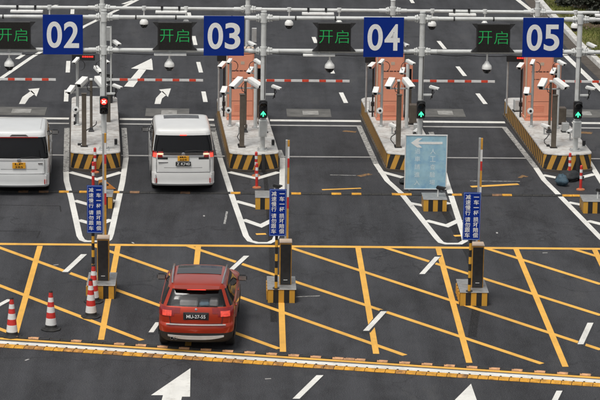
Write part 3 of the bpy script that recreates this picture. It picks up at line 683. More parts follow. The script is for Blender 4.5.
    bullet_parts(t, (.37,-.02,.22), R(62), R(-6), .24, .05); cable([(.36,-.02,.18),(.40,-.05,.08),(.33,-.05,-.02),(.30,-.05,-.13)]).build('cable', 'black', t)
    if i == 0: MB().tube([(.06,.02,-.02),(.19,.02,-.02),(.21,.02,.02),(.21,.02,2.05)], .026, 10).build('riser_pipe', 'steel_white', t)
    zs = 1.04 if i else 1.14
    t = thing('lane_signal', ('lane signal showing a red cross on the leftmost gantry post' if i == 0 else 'lane signal showing a green arrow on the %s gantry post' % nm), 'traffic signal', p+Vector((0,-.10,zs)), LANE, 'lane signals on the gantry posts')
    MB().box(-.125,.125,-.17,-.0,0,.53).build('housing', 'black', t, bevel=.02, seg=2)
    MB().box(-.03,.03,0,.06,.12,.40).build('mount', 'steel', t)
    for kz, lens in ((.39, 'signal_red' if i == 0 else 'glassblack'), (.14, 'signal_green' if i else 'glassblack')):
        mx = Matrix.Rotation(R(90), 4, 'X'); lb_ = MB().lathe([(.102,.0),(.10,.012),(.06,.02)], 22, (0,-.165,kz), mx=mx)
        lo = lb_.build('lens', 'glassblack' if lens == 'signal_green' else lens, t)
        hd = MB(); N = 14
        rgs = [hd.add([(.115*math.cos(R(-10+200*q/N)), yy, kz+.115*math.sin(R(-10+200*q/N))) for q in range(N+1)]) for yy in (-.165, -.30)]
        for q in range(N): hd.face((rgs[0]+q, rgs[1]+q, rgs[1]+q+1, rgs[0]+q+1))
        hd.build('hood', 'black', t)
        if lens == 'signal_red':
            x_ = MB()
            for s in (-1, 1): x_.box(-.07,.07,-.006,.0,-.017,.017, mx=Matrix.Translation((0,-.19,kz)) @ Matrix.Rotation(s*R(45), 4, 'Y'))
            x_.build('cross', 'signal_white', lo)
        if lens == 'signal_green':
            x_ = MB(); mxa = Matrix.Translation((0,-.188,kz)) @ Matrix.Rotation(R(90), 4, 'X')
            x_.prism([(-.022,-.085),(.022,-.085),(.022,.0),(.075,-.05),(.075,-.0),(0,.09),(-.075,-.0),(-.075,-.05),(-.022,.0)], 0, .006, mx=mxa); x_.build('arrow', 'signal_green', lo)
    if i in (1, 3):
        t = thing('control_box', 'pale grey control box below the %s lane signal' % nm, 'control box', p+Vector((0,-.10,.44 if i == 3 else .46)), LANE)
        MB().box(-.125,.125,-.15,0,0,.52).build('case', 'steel_white', t, bevel=.012); MB().box(-.10,.10,-.158,-.15,.03,.49).build('door', 'steel', t, bevel=.006); MB().box(-.03,.03,0,.06,.1,.4).build('mount', 'steel', t)
    # small cameras and sensors standing on the island
    for (lx, ly, yw, lab) in ((.10, 1.5 if i != 1 else 2.1, -35, 'low white camera beside the grey pole'), (-.58, 2.3, 40, 'low white camera beside the brown column')):
        if i == 0: continue
        t = thing('low_camera', '%s on the %s island' % (lab, nm), 'camera', ip(i, lx, ly), LANE, 'low cameras on the islands')
        MB().tube([(0,0,0),(0,0,.22)], .02, 8).build('stem', 'steel', t); bullet_parts(t, (0,-.04,.28), R(yw), R(-5), .24, .055)
    t = thing('sensor', 'small black sensor on the right edge of the %s island' % nm, 'sensor', ip(i, .36, .55), LANE, 'edge sensors')
    MB().box(-.045,.045,-.05,.05,.04,.20).build('case', 'black', t, bevel=.012); MB().box(-.05,.05,-.06,.06,0,.03).build('foot', 'steel', t); MB().tube([(0,0,.03),(0,0,.06)], .03, 8).build('neck', 'black', t)
    rj = random.Random(40+i)
    if i:
        for (lx, ly, wx, wy, hz_, lab, mt) in ((.20, 2.6, .11, .10, .34, 'low grey equipment box right of the mast', 'steel'), (.22, 3.75, .12, .14, .55, 'taller brown equipment box behind the grey pole', 'bronze'), (-.82, 5.9, .12, .12, .40, 'pale equipment box at the tail', 'steel_white')):
            lx += rj.uniform(-.05,.05); ly += rj.uniform(-.2,.2); hz_ *= rj.uniform(.8,1.2)
            t = thing('equipment_box', '%s on the %s island' % (lab, nm), 'equipment box', ip(i, lx, ly), LANE+rj.uniform(-.15,.15), 'equipment boxes on the islands')
            MB().box(-wx,wx,-wy,wy,.03,hz_).build('case', mt, t, bevel=.012); MB().box(-wx*.8,wx*.8,-wy-.008,-wy,.07,hz_-.05).build('door', mt, t, bevel=.004); MB().box(-wx-.02,wx+.02,-wy-.02,wy+.02,0,.03).build('foot', 'dark_metal', t)
    t = thing('floor_cable', 'black cable snaking over the top of the %s island' % nm, 'cable', ip(i, -.3, 1.6, IZ), LANE, 'cables lying on the islands')
    P_ = [Vector((-.45+.10*math.sin(q*1.1+i)+.06*q, -1.0+q*.42+rj.uniform(-.05,.05), .012)) for q in range(9)]; MB().tube(P_, .012, 6).build('cable', 'rubber', t); MB().box(P_[0].x-.05,P_[0].x+.05,P_[0].y-.06,P_[0].y+.04,0,.06).build('gland', 'black', t, bevel=.01)
    # rail camera by the post
    t = thing('rail_camera', 'small white camera on the lower pipe beside the %s gantry post' % nm, 'camera', ip(i, (-.38 if i in (1,) else (-.55 if i == 2 else .36)), .08, IZ+3.05), LANE, 'small cameras on the lower pipe')
    MB().tube([(0,0,-.075),(0,0,.10)], .03, 8).build('mount', 'steel', t); bullet_parts(t, (0,0,.20), R(40), R(-10), .26, .055); cable([(0,0,.16),(-.10,0,.14),(-.16,0,.03),(-.14,0,-.06)]).build('cable', 'black', t)
    # exit barrier at the tail of the island
    p = ip(i, .18, 7.05)
    t = thing('exit_barrier', 'lowered red and white boom behind the %s island, reaching right over the lane' % nm, 'barrier', p, 0, 'lowered booms behind the islands')
    MB().box(-.15,.15,-.2,.2,0,.95).build('cabinet', 'dark_metal' if i == 0 else 'steel', t, bevel=.02); MB().box(-.17,.17,-.22,.22,.95,.98).build('cap', 'dark_metal', t, bevel=.006)
    bl = 3.05; bm_ = MB(); cuts = [0,.34,.60,.92,1.14,1.50,1.72,2.06,2.28,2.60,2.82,3.05]
    z0 = .80
    for q in range(len(cuts)-1): bm_.box(.05+cuts[q],.05+cuts[q+1],-.26,-.22,z0-.036,z0+.036,q % 2)
    bm_.build('boom', ['white_band','orange_band'], t)
    MB().lathe([(.06,-.03),(.06,.03)], 14, (0,-.235,z0), mx=Matrix.Rotation(R(90),4,'X')).build('pivot', 'steel', t)
    # salmon cabinet
    if i:
        p = ip(i, -.73, 4.35); wd, hb, dp = .84, 2.20, .78
        t = thing('kiosk_cabinet', 'tall salmon cabinet on the %s island' % nm, 'cabinet', p, LANE, 'salmon cabinets on the islands')
        MB().box(-.11,wd-.11,0,dp,.09,hb).build('body', 'salmon', t, bevel=.012)
        MB().box(-.13,wd-.09,-.02,dp+.02,0,.09).build('plinth', 'salmon', t, bevel=.008)
        MB().box(-.125,wd-.095,-.015,dp+.015,hb,hb+.03).build('top_cap', 'salmon_edge', t, bevel=.008)
        MB().box(-.155,-.113,-.01,.03,.1,hb-.02).build('corner_trim', 'salmon_edge', t)
        MB().box(-.07,wd-.15,-.016,-.003,.16,hb-.06).build('door', 'salmon', t, bevel=.005)
        tx = MB(); rr = random.Random(5)
        for zz, x0, x1 in ((hb-.62,.02,.58), (hb-.86,.04,.54)):
            x = x0
            while x < x1:
                l = rr.choice((.05,.08,.11)); tx.box(x,min(x+l,x1),-.0185,-.016,zz,zz+(.035 if zz > hb-.7 else .022)); x += l+.025
        tx.build('lettering', 'letter_dark', t)
        MB().box(wd-.2,wd-.17,-.03,-.016,1.0,1.16).build('handle', 'steel', t, bevel=.004)
        for q in range(5): MB().box(.10,.46,-.024,-.016,.30+q*.045,.318+q*.045).build('vent_slat', 'salmon', t)
        MB().box(-.06,wd-.16,-.0175,-.016,.62,.632).build('panel_gap', 'letter_dark', t); MB().box(wd-.112,wd-.108,.06,dp-.06,.2,hb-.1).build('side_door', 'salmon', t, bevel=.002)
        MB().box(.30,.42,-.020,-.016,hb-.40,hb-.30).build('label', 'salmon_edge', t)
        p = ip(i, .16, 4.75)
        t = thing('card_terminal', 'slim salmon and brown terminal behind the grey pole on the %s island' % nm, 'terminal', p, LANE, 'slim terminals beside the cabinets')
        MB().box(-.06,.14,-.0,.35,.0,.95).build('pedestal', 'bronze', t, bevel=.012); MB().box(-.08,.16,-.03,.38,.95,1.75).build('head', 'salmon', t, bevel=.015); MB().box(-.04,.12,-.036,-.03,1.25,1.6).build('screen', 'glassblack', t)
        t = thing('side_camera', 'white camera on a thin post left of the salmon cabinet on the %s island' % nm, 'camera', ip(i, -.93, 4.9), LANE, 'cameras left of the cabinets')
        MB().tube([(0,0,0),(0,0,1.62)], .028, 10).build('post', 'dark_metal', t); bullet_parts(t, (-.04,-.05,1.68), R(-25), R(-14), .30, .07)
        MB().box(-.05,.05,-.05,.05,.35,.50).build('junction_box', 'black', t, bevel=.01)
    else:
        for (lx, ly, z) in ((-.93, 4.0, 0), ):
            t = thing('floor_bracket', 'black bracket lying on the left edge of the leftmost island', 'bracket', ip(0, -.86, 4.2), LANE)
            MB().box(-.03,.03,-.6,.5,.02,.06).build('bar', 'dark_metal', t, bevel=.01); MB().box(-.07,.07,-.68,-.58,0,.10).build('foot', 'black', t, bevel=.01); MB().box(-.07,.07,.45,.55,0,.10).build('foot', 'black', t, bevel=.01)
        t = thing('card_terminal', 'narrow dark terminal beside the grey pole on the leftmost island', 'terminal', ip(0, .16, 3.9), LANE)
        MB().box(-.05,.07,0,.2,.0,.9).build('pedestal', 'bronze', t, bevel=.012); MB().box(-.07,.09,-.03,.22,.9,1.2).build('head', 'dark_metal', t, bevel=.015)
p = ip(0, .18, 7.05)-Vector((4.78,.1,0)); src = [o for o in COL.objects if o.name.startswith('exit_barrier')][0]
cpy = copy_tree(src); cpy.location = p; cpy['label'] = 'lowered red and white boom over the lane at the left edge'
# rear message displays
for nm, (x0, y0, x1, y1) in zip(NAMES, ((72,54,95,60.2), (217,55,240,61), (365,56.5,388,62.5), (506.5,55.5,529,61.5))):
    Y = 86.6 if nm == '02' else 86.9
    c = PY((x0+x1)/2, y1, Y); wd = PY(x1,y1,Y).x-PY(x0,y1,Y).x; ht = PY(x0,y0,Y).z-c.z
    t = thing('message_display', 'small black display with red text behind the %s blue number sign' % ORD[NAMES.index(nm)], 'display', c, 0, 'small red text displays')
    MB().box(-wd/2,wd/2,-.06,.06,0,ht).build('housing', 'black', t, bevel=.008)
    tx = MB(); rr = random.Random(11)
    x = -wd*.05
    while x < wd*.40: l = rr.choice((.03,.05,.07)); tx.box(x,x+l,-.063,-.06,ht*.52,ht*.78); x += l+.015
    tx.build('lettering', 'led_red', t)
    X, Yp = (-wd*.42 if nm != '02' else -wd*.3), 0
    MB().tube([(X,.08,-(c.z-IZ)),(X,.08,ht*.8)], .03, 10).build('post', 'steel', t)

# ------------------------------------------------------------------ entry barriers and their signs
def barrier(i, pc, cabx, nm, boom_top_px, seq):
    """pc: pixel of the front bottom centre of the base"""
    p = G(*pc); 
    t = thing('entry_barrier', 'raised barrier on a striped base %s' % nm, 'barrier', p, 0, 'raised entry barriers')
    W, D, Hb = .70, 1.22, .34
    MB().box(-W/2,W/2,0,D,0,Hb).build('striped_base', 'stripe_box', t)
    MB().box(-W/2-.012,W/2+.012,-.012,D+.012,Hb,Hb+.02).build('top_plate', 'plate_top', t, bevel=.004)
    for q in range(4): MB().box(-W/2-.03,-W/2-.001,.08+q*.28,.22+q*.28,.05,.30).build('side_block', 'yellow_band', t, bevel=.006)
    x0 = cabx; cw, cd_, chh = .30, .34, 1.08
    MB().box(x0,x0+cw,.42,.42+cd_,Hb+.02,Hb+.02+chh).build('cabinet', 'yellow_band', t, bevel=.012)
    MB().box(x0+.02,x0+cw-.02,.405,.42,Hb+.03,Hb+chh-.01).build('front_panel', 'dark_metal', t, bevel=.005)
    MB().box(x0-.008,x0+cw+.008,.40,.43+cd_,Hb+.02+chh,Hb+.05+chh).build('cap', 'salmon_edge', t, bevel=.008)
    MB().box(x0+.10,x0+.20,.402,.405,Hb+.14,Hb+.155).build('lettering', 'letter', t)
    ztop = PY(*boom_top_px, p.y+.85).z; z0 = Hb+.85; bx = x0+.12
    bm_ = MB(); L = ztop-z0; q = z0
    lens = [(0,1.05),(1,.30),(2,.34),(0,.42),(1,.24),(2,.3),(0,9)]
    for mi, l in lens:
        e = min(ztop, q+l)
        if e > q: bm_.box(bx+.05,bx+.10,.80,.86,q,e,mi); 
        q = e
    bm_.build('boom', ['yellow_band','red_band','white_band'], t)
    MB().box(bx,bx+.05,.795,.865,z0,ztop+.01).build('boom_rail', 'steel', t, bevel=.004)
    MB().box(bx-.02,bx+.12,.765,.80,z0-.12,z0+.14).build('boom_clamp', 'dark_metal', t, bevel=.01)
    return p
def tall_sign(base_px, px, label, bz=.36):
    """striped post with the two-column blue notice"""
    x0, y0, x1, y1 = px; pb = G(base_px[0], base_px[1], bz); p = Vector((pb.x, pb.y, bz))
    a = PY(x0,y1,pb.y-.05); b = PY(x1,y1,pb.y-.05); top = PY(x0,y0,pb.y-.05).z
    t = thing('notice_sign', label, 'sign', p, 0, 'tall blue notices')
    MB().tube([(0,0,0),(0,0,a.z-bz+.06)], .038, 14).build('post', 'stripe_post', t); MB().tube([(0,0,a.z-bz+.06),(0,0,top-bz-.02)], .032, 12).build('upper_post', 'steel', t)
    MB().lathe([(.085,0),(.085,.018)], 14).build('base_plate', 'dark_metal', t)
    X0, X1, Z0, Z1 = a.x-p.x, b.x-p.x, a.z-bz, top-bz
    MB().box(X0,X1,-.062,-.042,Z0,Z1).build('panel', 'blue_deep', t, bevel=.003)
    fr = MB(); e = .012; s_ = .014
    fr.box(X0+e,X1-e,-.0645,-.062,Z0+e,Z0+e+s_); fr.box(X0+e,X1-e,-.0645,-.062,Z1-e-s_,Z1-e); fr.box(X0+e,X0+e+s_*.7,-.0645,-.062,Z0+e+s_,Z1-e-s_); fr.box(X1-e-s_*.7,X1-e,-.0645,-.062,Z0+e+s_,Z1-e-s_)
    fr.build('border', pm('thin sign border', (.20,.30,.55), .5), t, smooth=False)
    H = Z1-Z0; cs = (X1-X0)*.30; tx = MB()
    ys = [.905,.795,.685,.575,.435,.325,.215,.105]
    for col, s in ((.265, '减速慢行请勿跟车'), (.735, '一车一杆损坏赔偿')):
        for yy, ch_ in zip(ys, s):
            cx, cz = X0+(X1-X0)*col, Z0+H*yy; hh = cs*.95 if ch_ != '一' else cs*.13
            put_text(tx, ch_, cx-cs/2, cz-hh/2, cs, hh, -.0650, .012)
    tx.build('lettering', 'letter', t, smooth=False)
barrier(0, (101,299), -.115, 'left of the red car, behind the cones', (101,133), 0)
barrier(1, (281.7,303), -.055, 'right of the red car', (284,140), 1)
barrier(2, (474,306), -.045, 'farthest right', (479.5,138), 2)
tall_sign((93.2,284.5), (87,185.2,103,233), 'tall blue notice with white characters nearest the traffic cones')
tall_sign((276,288.5), (269,189,286,236), 'tall blue notice with white characters right of the red car')
tall_sign((469.2,291.5), (462.3,192.3,479.8,240), 'tall blue notice with white characters farthest right')

# striped pedestals with a small camera
for px, lb, cam_dx in (((100.5,208.5), 'low striped pedestal hidden mostly by the tall notice near the cones', .0), ((267,209.5), 'low striped pedestal beside the middle tall notice', .22), ((435,211.5), 'low striped pedestal in front of the pale blue board', .10), ((594.5,213.5), 'low striped pedestal at the right edge', .12)):
    p = G(*px); t = thing('pedestal', lb, 'pedestal', p, 0, 'low striped pedestals')
    W, D, Hb = .66, .80, .34
    MB().box(-W/2,W/2,0,D,0,Hb).build('striped_base', 'stripe_box', t)
    MB().box(-W/2-.012,W/2+.012,-.012,D+.012,Hb,Hb+.02).build('top_plate', 'plate_top', t, bevel=.004)
    MB().tube([(cam_dx,.35,Hb+.02),(cam_dx,.35,Hb+.22)], .022, 8).build('stem', 'steel_white', t)
    bullet_parts(t, (cam_dx+.05,.33,Hb+.27), R(70), 0, .20, .05, 'black')
p = G(106,190.5, 0); t = thing('marker_wedge', 'small orange plastic wedge behind the tall notice near the cones', 'marker', Vector((p.x,p.y+.1,0)), 0)
mb = MB(); mb.prism([(-.22,0),(.32,0),(-.05,.30),(-.22,.30)], 0, .02, mx=Matrix.Rotation(R(90),4,'X')); mb.build('panel', pm('orange plastic', (.62,.24,.05), .5, dirt=(.4,.2,.1)), t); MB().box(-.2,.3,-.05,.12,0,.03).build('foot', 'rubber', t, bevel=.006)

# ------------------------------------------------------------------ pale blue board
p0 = G(425,190.5); Y = p0.y
a, b = PY(405,188.8,Y), PY(445.2,189.8,Y); top = PY(405.5,135.5,Y).z; wd = b.x-a.x
t = thing('direction_board', 'faded pale blue board with a white arrow standing between two lanes', 'sign board', (a.x,Y,0), math.atan2(b.y-a.y, b.x-a.x))
z0 = .06; H = top-z0
MB().box(0,wd,-.012,.012,z0,z0+H).build('panel', 'blue_pale', t)
for nm_, bx_ in (('frame_bar', (-.03,0,-.025,.025,z0-.03,z0+H+.03)), ('frame_bar', (wd,wd+.03,-.025,.025,z0-.03,z0+H+.03)), ('frame_bar', (0,wd,-.025,.025,z0+H,z0+H+.03)), ('frame_bar', (0,wd,-.025,.025,z0-.03,z0))): MB().box(*bx_).build(nm_, 'frame_white', t, bevel=.004)
for s in (.12, wd-.12):
    MB().box(s-.03,s+.03,-.25,.45,0,.03).build('foot', 'dark_metal', t, bevel=.005); MB().tube([(s,.05,z0+H*.75),(s,.42,.03)], .018, 8).build('rear_strut', 'steel', t)
mx = Matrix.Translation((wd*.5,-.0125,z0+H*.865)) @ Matrix.Rotation(R(90),4,'X')
q = wd/2
MB().prism([(-.38*wd,0),(-.22*wd,.088*H),(-.10*wd,.088*H),(-.20*wd,.022*H),(.40*wd,.022*H),(.40*wd,-.022*H),(-.20*wd,-.022*H),(-.10*wd,-.088*H),(-.22*wd,-.088*H)], 0, .004, mx=mx).build('arrow', 'letter', t, smooth=False)
tx = MB(); cs = wd*.135
for col, s in ((.29, '過車請進入'), (.67, '人工查驗場')):
    for k_, ch_ in enumerate(s): put_text(tx, ch_, wd*col-cs/2, z0+H*(.66-k_*.148), cs, cs, -.0145, .002)
tx.build('lettering', 'letter_pale', t, smooth=False)

# ------------------------------------------------------------------ cones, flexible posts, sack
def cone(px, label, lean=0):
    p = G(*px); t = thing('traffic_cone', label, 'traffic cone', p, random.uniform(-.5,.5), 'red and white cones'); t.rotation_euler[0] = lean
    bs = MB(); bs.prism([(.25*math.cos(R(45*k+22.5)), .25*math.sin(R(45*k+22.5))) for k in range(8)], 0, .035); bs.build('base', 'rubber', t, bevel=.008)
    H = .96; rad = lambda z: .150-(.150-.042)*z/H
    cuts = [(.035,.13,2),(.13,.30,1),(.30,.44,0),(.44,.58,1),(.58,.70,0),(.70,.81,1),(.81,.93,0),(.93,H,2)]
    mats = ['red_band','white_band','rubber']; sl = MB()
    prof = [(rad(cuts[0][0])+.012, .035, 2)]
    for z0, z1, m_ in cuts: prof += [(rad(z0),z0,m_),(rad(z1),z1,m_)]
    prof.append((.03,H+.012,2))
    for (za, zb, m_) in cuts:
        nm_ = 'red_band' if m_ == 0 else ('white_band' if m_ == 1 else 'rubber_collar')
        MB().lathe([(rad(za),za),(rad(zb),zb)]+([(.03,H+.012)] if zb == H else []), 22).build(nm_, mats[m_], t)
    MB().lathe([(.17,.03),(.165,.05),(.152,.06)], 20).build('skirt', 'rubber', t)
cone((12,336.5), 'red and white traffic cone at the far left edge'); cone((51,329.5), 'red and white traffic cone standing alone, second from the left')
cone((91,317), 'red and white cone nearer the viewer of the pair beside the barrier', .01); cone((93.6,302), 'red and white cone half hidden behind another beside the barrier')
def flex(px, h, label):
    p = G(*px); t = thing('flexible_post', label, 'flexible post', p, 0, 'red flexible lane posts')
    MB().lathe([(.13,0),(.125,.025),(.06,.05)], 16).build('base', pm('orange base', (.50,.16,.06), .7, dirt=(.2,.1,.06)), t)
    n = 7; r = .042
    for k_ in range(n):
        z0, z1 = .05+(h-.05)*k_/n, .05+(h-.05)*(k_+1)/n
        if k_ in (3, 5): MB().lathe([(r*1.04,z0),(r*1.04,z1)], 14).build('white_band', 'white_band', t)
        else: MB().lathe([(r,z0),(r,z1)], 14).build('red_sleeve', 'red_band', t)
    MB().lathe([(r,h),(.03,h+.02),(.012,h+.03)], 14).build('cap', 'red_band', t)
flex((95,172.5), .74, 'red flexible post nearer the nose of the leftmost island'); flex((93.2,187), .74, 'red flexible post just behind the tall notice near the cones')
flex((256,176), .72, 'red flexible post nearer the nose of the second island'); flex((256.7,187.8), .72, 'red flexible post just behind the pedestal in front of the second island')
flex((569.3,177), .72, 'red flexible post against the nose of the rightmost island'); flex((580.5,189.8), .72, 'red flexible post nearer the pedestal at the right edge')
def blob(c, r, seed, n=12):
    rr = random.Random(seed); m_ = MB(); ph = [rr.uniform(0,6) for _ in range(4)]
    pts = []
    for j in range(n+1):
        th = math.pi*j/n
        for k_ in range(2*n):
            f_ = math.pi*k_/n; d = 1+.10*math.sin(3*f_+ph[0])+.08*math.sin(5*th+ph[1])+.06*math.sin(7*f_+4*th+ph[2])
            z = r[2]*d*math.cos(th); pts.append((c[0]+r[0]*d*math.sin(th)*math.cos(f_), c[1]+r[1]*d*math.sin(th)*math.sin(f_), max(c[2]+z, .0)))
    m_.add(pts)
    for j in range(n):
        for k_ in range(2*n): k2 = (k_+1) % (2*n); m_.face((j*2*n+k_, (j+1)*2*n+k_, (j+1)*2*n+k2, j*2*n+k2))
    return m_
p = G(569,180.5); t = thing('sack', 'black sack lying at the nose of the rightmost island', 'sack', p, .2); blob((0,0,.14), (.34,.26,.15), 1).build('body', 'bag', t, angle=60); blob((.34,.02,.08), (.12,.09,.07), 4).build('tied_end', 'bag', t, angle=60)
p = G(562,185.5); t = thing('sack', 'bluish sack with a dark end beside the black sack', 'sack', p, .4); blob((0,0,.16), (.17,.22,.17), 2).build('body', 'bag_blue', t, angle=60); blob((.02,.20,.14), (.13,.10,.12), 3).build('tied_end', 'bag', t, angle=60)
p = G(404,184); t = thing('sack', 'small dark sack left of the pale blue board', 'sack', p, .4); blob((0,0,.09), (.14,.13,.10), 6).build('body', 'bag', t, angle=60); blob((.10,.02,.06), (.06,.05,.05), 7).build('tied_end', 'bag', t, angle=60)
# ------------------------------------------------------------------ cars
def carpaint(name, col, flake=.05, rough=.32):
    return pm(name, col, rough, .0, var=flake, scale=3, coat=.7, spec=.4)
CM = dict(
    red=pm('dark red car paint', (.42, .034, .009), .34, .42, var=.06, scale=3, coat=.7, spec=.35), redroof=None,
    pearl=carpaint('pearl white car paint', (.70, .70, .68), .03), silverwhite=carpaint('silvery white car paint', (.66, .67, .66), .03),
    trim=pm('dark bumper plastic', (.020, .020, .021), .7, var=.2, scale=9), chrome=pm('chrome trim', (.62, .62, .62), .18, .95, var=.04),
    satin=pm('satin silver trim', (.62, .62, .61), .4, .25, var=.06), darkchrome=pm('smoked chrome trim', (.18, .18, .185), .25, .8, var=.06),
    glass=pm('tinted car glass', (.012, .013, .014), .04, var=.1, alpha=.42, spec=.7), privacy=pm('dark privacy glass', (.006, .006, .007), .05, var=.1, spec=.28, alpha=.97),
    sunroof=pm('black roof glass', (.012, .012, .013), .12, var=.1, spec=.7),
    lamp=pm('red tail lamp', (.24, .006, .006), .15, var=.15, scale=14, coat=.6), lamp_lit=pm('lit red tail lamp', (.95, .07, .045), .25, emit=.85, var=.2, scale=12), lamp_soft=pm('pinkish lamp lens', (.72, .07, .045), .2, emit=.30, var=.3, scale=18, coat=.5), lamp_hot=pm('lit lamp core', (1.0, .42, .25), .3, emit=1.3, var=.1),
    lamp_clear=pm('clear lamp glass', (.55, .50, .48), .12, var=.15, scale=14, coat=.8), refl=pm('red reflector', (.35, .015, .012), .3, var=.1),
    tyre=pm('tyre rubber', (.018, .018, .018), .85, var=.2, scale=10), rim=pm('alloy rim', (.42, .42, .42), .3, .8, var=.08), interior=pm('dark cabin trim', (.035, .034, .033), .8, var=.2),
    seat=pm('grey seat cloth', (.22, .215, .21), .85, var=.2), parcel=pm('pale parcel', (.75, .73, .70), .7, var=.15), parcel_blue=pm('blue grey cushion', (.30, .48, .60), .8, var=.2),
    plate_y=pm('amber plate', (.72, .34, .02), .5, var=.05), plate_b=pm('black plate', (.012, .012, .013), .45, var=.1), ink=pm('black plate ink', (.01, .01, .01), .6), ink_w=pm('white plate ink', (.78, .78, .76), .5),
    badge=pm('pale badge', (.55, .56, .58), .2, .9, var=.03), badge_blue=pm('badge enamel', (.10, .20, .42), .3, var=.1),
)
NR, NC, NF, = 10, 7, 8
class Car:
    """body skin lofted through level rings (z, rear y, front y, half width, rear corner radius, front corner radius, bow)"""
    def __init__(s, levels, side_fr):
        s.lv, s.sf = levels, side_fr; s.rings, s.tags = [], None
        for L_ in levels:
            z, yr, yf, hw, rr, rf, bow = L_; rr = min(rr, hw*.9); rf = min(rf, hw*.9); P, T = [], []
            xr = hw-rr
            for i in range(NR): P.append((xr*i/NR, yr)); T.append(('rear', i/NR))
            for i in range(NC): a = R(-90+90*i/NC); P.append((xr+rr*math.cos(a), yr+rr+rr*math.sin(a))); T.append(('rcorner', i/NC))
            for f_ in s.sf: P.append((hw, yr+rr+(yf-rf-yr-rr)*f_)); T.append(('side', f_))
            for i in range(NC): a = R(90*i/NC); P.append((hw-rf+rf*math.cos(a), yf-rf+rf*math.sin(a))); T.append(('fcorner', i/NC))
            for i in range(NF+1): P.append(((hw-rf)*(1-i/NF), yf)); T.append(('front', i/NF))
            # plan curvature
            ln = yf-yr; Q = []
            for x, y in P:
                q = (x/hw)**2; yy = y + bow*q*max(0, 1-(y-yr)/(ln*.25)) - bow*1.4*q*max(0, 1-(yf-y)/(ln*.25))
                xx = x*(1-.035*(abs((y-(yr+yf)/2))/(ln/2))**3); Q.append((xx, yy))
            full = Q + [(-x, y) for x, y in Q[-2:0:-1]]; tg = T + T[-2:0:-1]
            s.rings.append([Vector((x, y, z)) for x, y in full]); s.tags = tg; s.half = len(Q)
        s.n = len(s.rings[0])
        s.crown()
    def crown(s): pass
    def faces(s, pred):
        """quads (level k, index j) for which pred(zc, tag, frac, right?, centre) is true"""
        out = []
        for k_ in range(len(s.rings)-1):
            for j in range(s.n):
                j2 = (j+1) % s.n; c = (s.rings[k_][j]+s.rings[k_+1][j]+s.rings[k_][j2]+s.rings[k_+1][j2])/4
                right = j < s.half-1; tg = s.tags[j] if right else s.tags[j2]
                if pred(c.z, tg[0], tg[1], right, c): out.append((k_, j))
        return out
    def part(s, name, fl, mat, parent, off=0.0, cap_top=False, cap_bot=False):
        m_ = MB(); ids = {}
        def vid(k_, j):
            if (k_, j) not in ids: ids[(k_, j)] = m_.add([s.rings[k_][j]])
            return ids[(k_, j)]
        for k_, j in fl:
            j2 = (j+1) % s.n; m_.face((vid(k_,j), vid(k_,j2), vid(k_+1,j2), vid(k_+1,j)))
        if cap_top: m_.face([vid(len(s.rings)-1, j) for j in range(s.n)])
        if cap_bot: m_.face([vid(0, j) for j in reversed(range(s.n))])
        me = bpy.data.meshes.new(name); me.from_pydata(m_.v, [], m_.f); me.materials.append(mat)
        if off:
            bm = bmesh.new(); bm.from_mesh(me); bm.normal_update(); nrm = {v.index: v.normal.copy() for v in bm.verts}
            bm.verts.ensure_lookup_table(); src = {v.index: v.co.copy() for v in bm.verts}
            r_ = bmesh.ops.extrude_face_region(bm, geom=list(bm.faces), use_keep_orig=False)
            for v in [g for g in r_['geom'] if isinstance(g, bmesh.types.BMVert)]: v.co += v.normal*off
            bm.normal_update(); bm.to_mesh(me); bm.free()
        me.update(); me.polygons.foreach_set('use_smooth', [True]*len(me.polygons)); me.set_sharp_from_angle(angle=R(38))
        return link(name, me, parent)
def wheel(parent, c, r=.33, w_=.22):
    mx = Matrix.Translation(c) @ Matrix.Rotation(R(90), 4, 'Y')
    ty = MB().lathe([(r*.66,-w_/2),(r*.90,-w_/2),(r,-w_*.36),(r,w_*.36),(r*.90,w_/2),(r*.66,w_/2)], 32, mx=mx, caps=False)
    wo_ = bpy.data.objects.new('wheel', None); COL.objects.link(wo_); wo_.parent = parent
    ty.build('tyre', CM['tyre'], wo_)
    s = 1 if c[0] > 0 else -1; rm = MB().lathe([(r*.67,-w_*.48),(r*.62,-w_*.45),(r*.60,s*w_*.2),(.01,s*w_*.2)], 32, mx=mx, caps=False); rm.lathe([(r*.67,w_*.48),(r*.62,w_*.45),(r*.60,-s*w_*.0)], 32, mx=mx, caps=False)
    for k_ in range(5):
        a = k_*2*math.pi/5; mk = Matrix.Translation((c[0]+s*w_*.34, c[1], c[2])) @ Matrix.Rotation(a, 4, 'X'); rm.box(-.015,.015,-.035,.035,.0,r*.62, mx=mk)
    rm.build('rim', CM['rim'], wo_)
def mirror(parent, x, y, z, mat, s):
    mb_ = blob((0,0,0), (.10,.06,.075), 9, 8)
    m_ = MB(); m_.add([(x+s*.11+v.x, y+v.y, z+.0+ (v.z if v.z else 0)) for v in mb_.v]); m_.f = mb_.f; m_.mi = mb_.mi
    mo = MB(); q = [(x+s*.0,y-.03,z-.03),(x+s*.05,y+.03,z+.0)]
    h_ = MB().box(min(x-s*.06,x+s*.08),max(x-s*.06,x+s*.08),y-.03,y+.03,z-.05,z-.02)
    b = MB().box(x+s*.02 if s > 0 else x-.24, x+.24 if s > 0 else x-.02, y-.045, y+.07, z-.06, z+.09).build('mirror', mat, parent, bevel=.035, seg=3)
    h_.build('mirror_arm', CM['trim'], b)
    MB().box(x+s*.04 if s > 0 else x-.22, x+.22 if s > 0 else x-.04, y-.049, y-.045, z-.035, z+.065).build('mirror_glass', CM['chrome'], b)
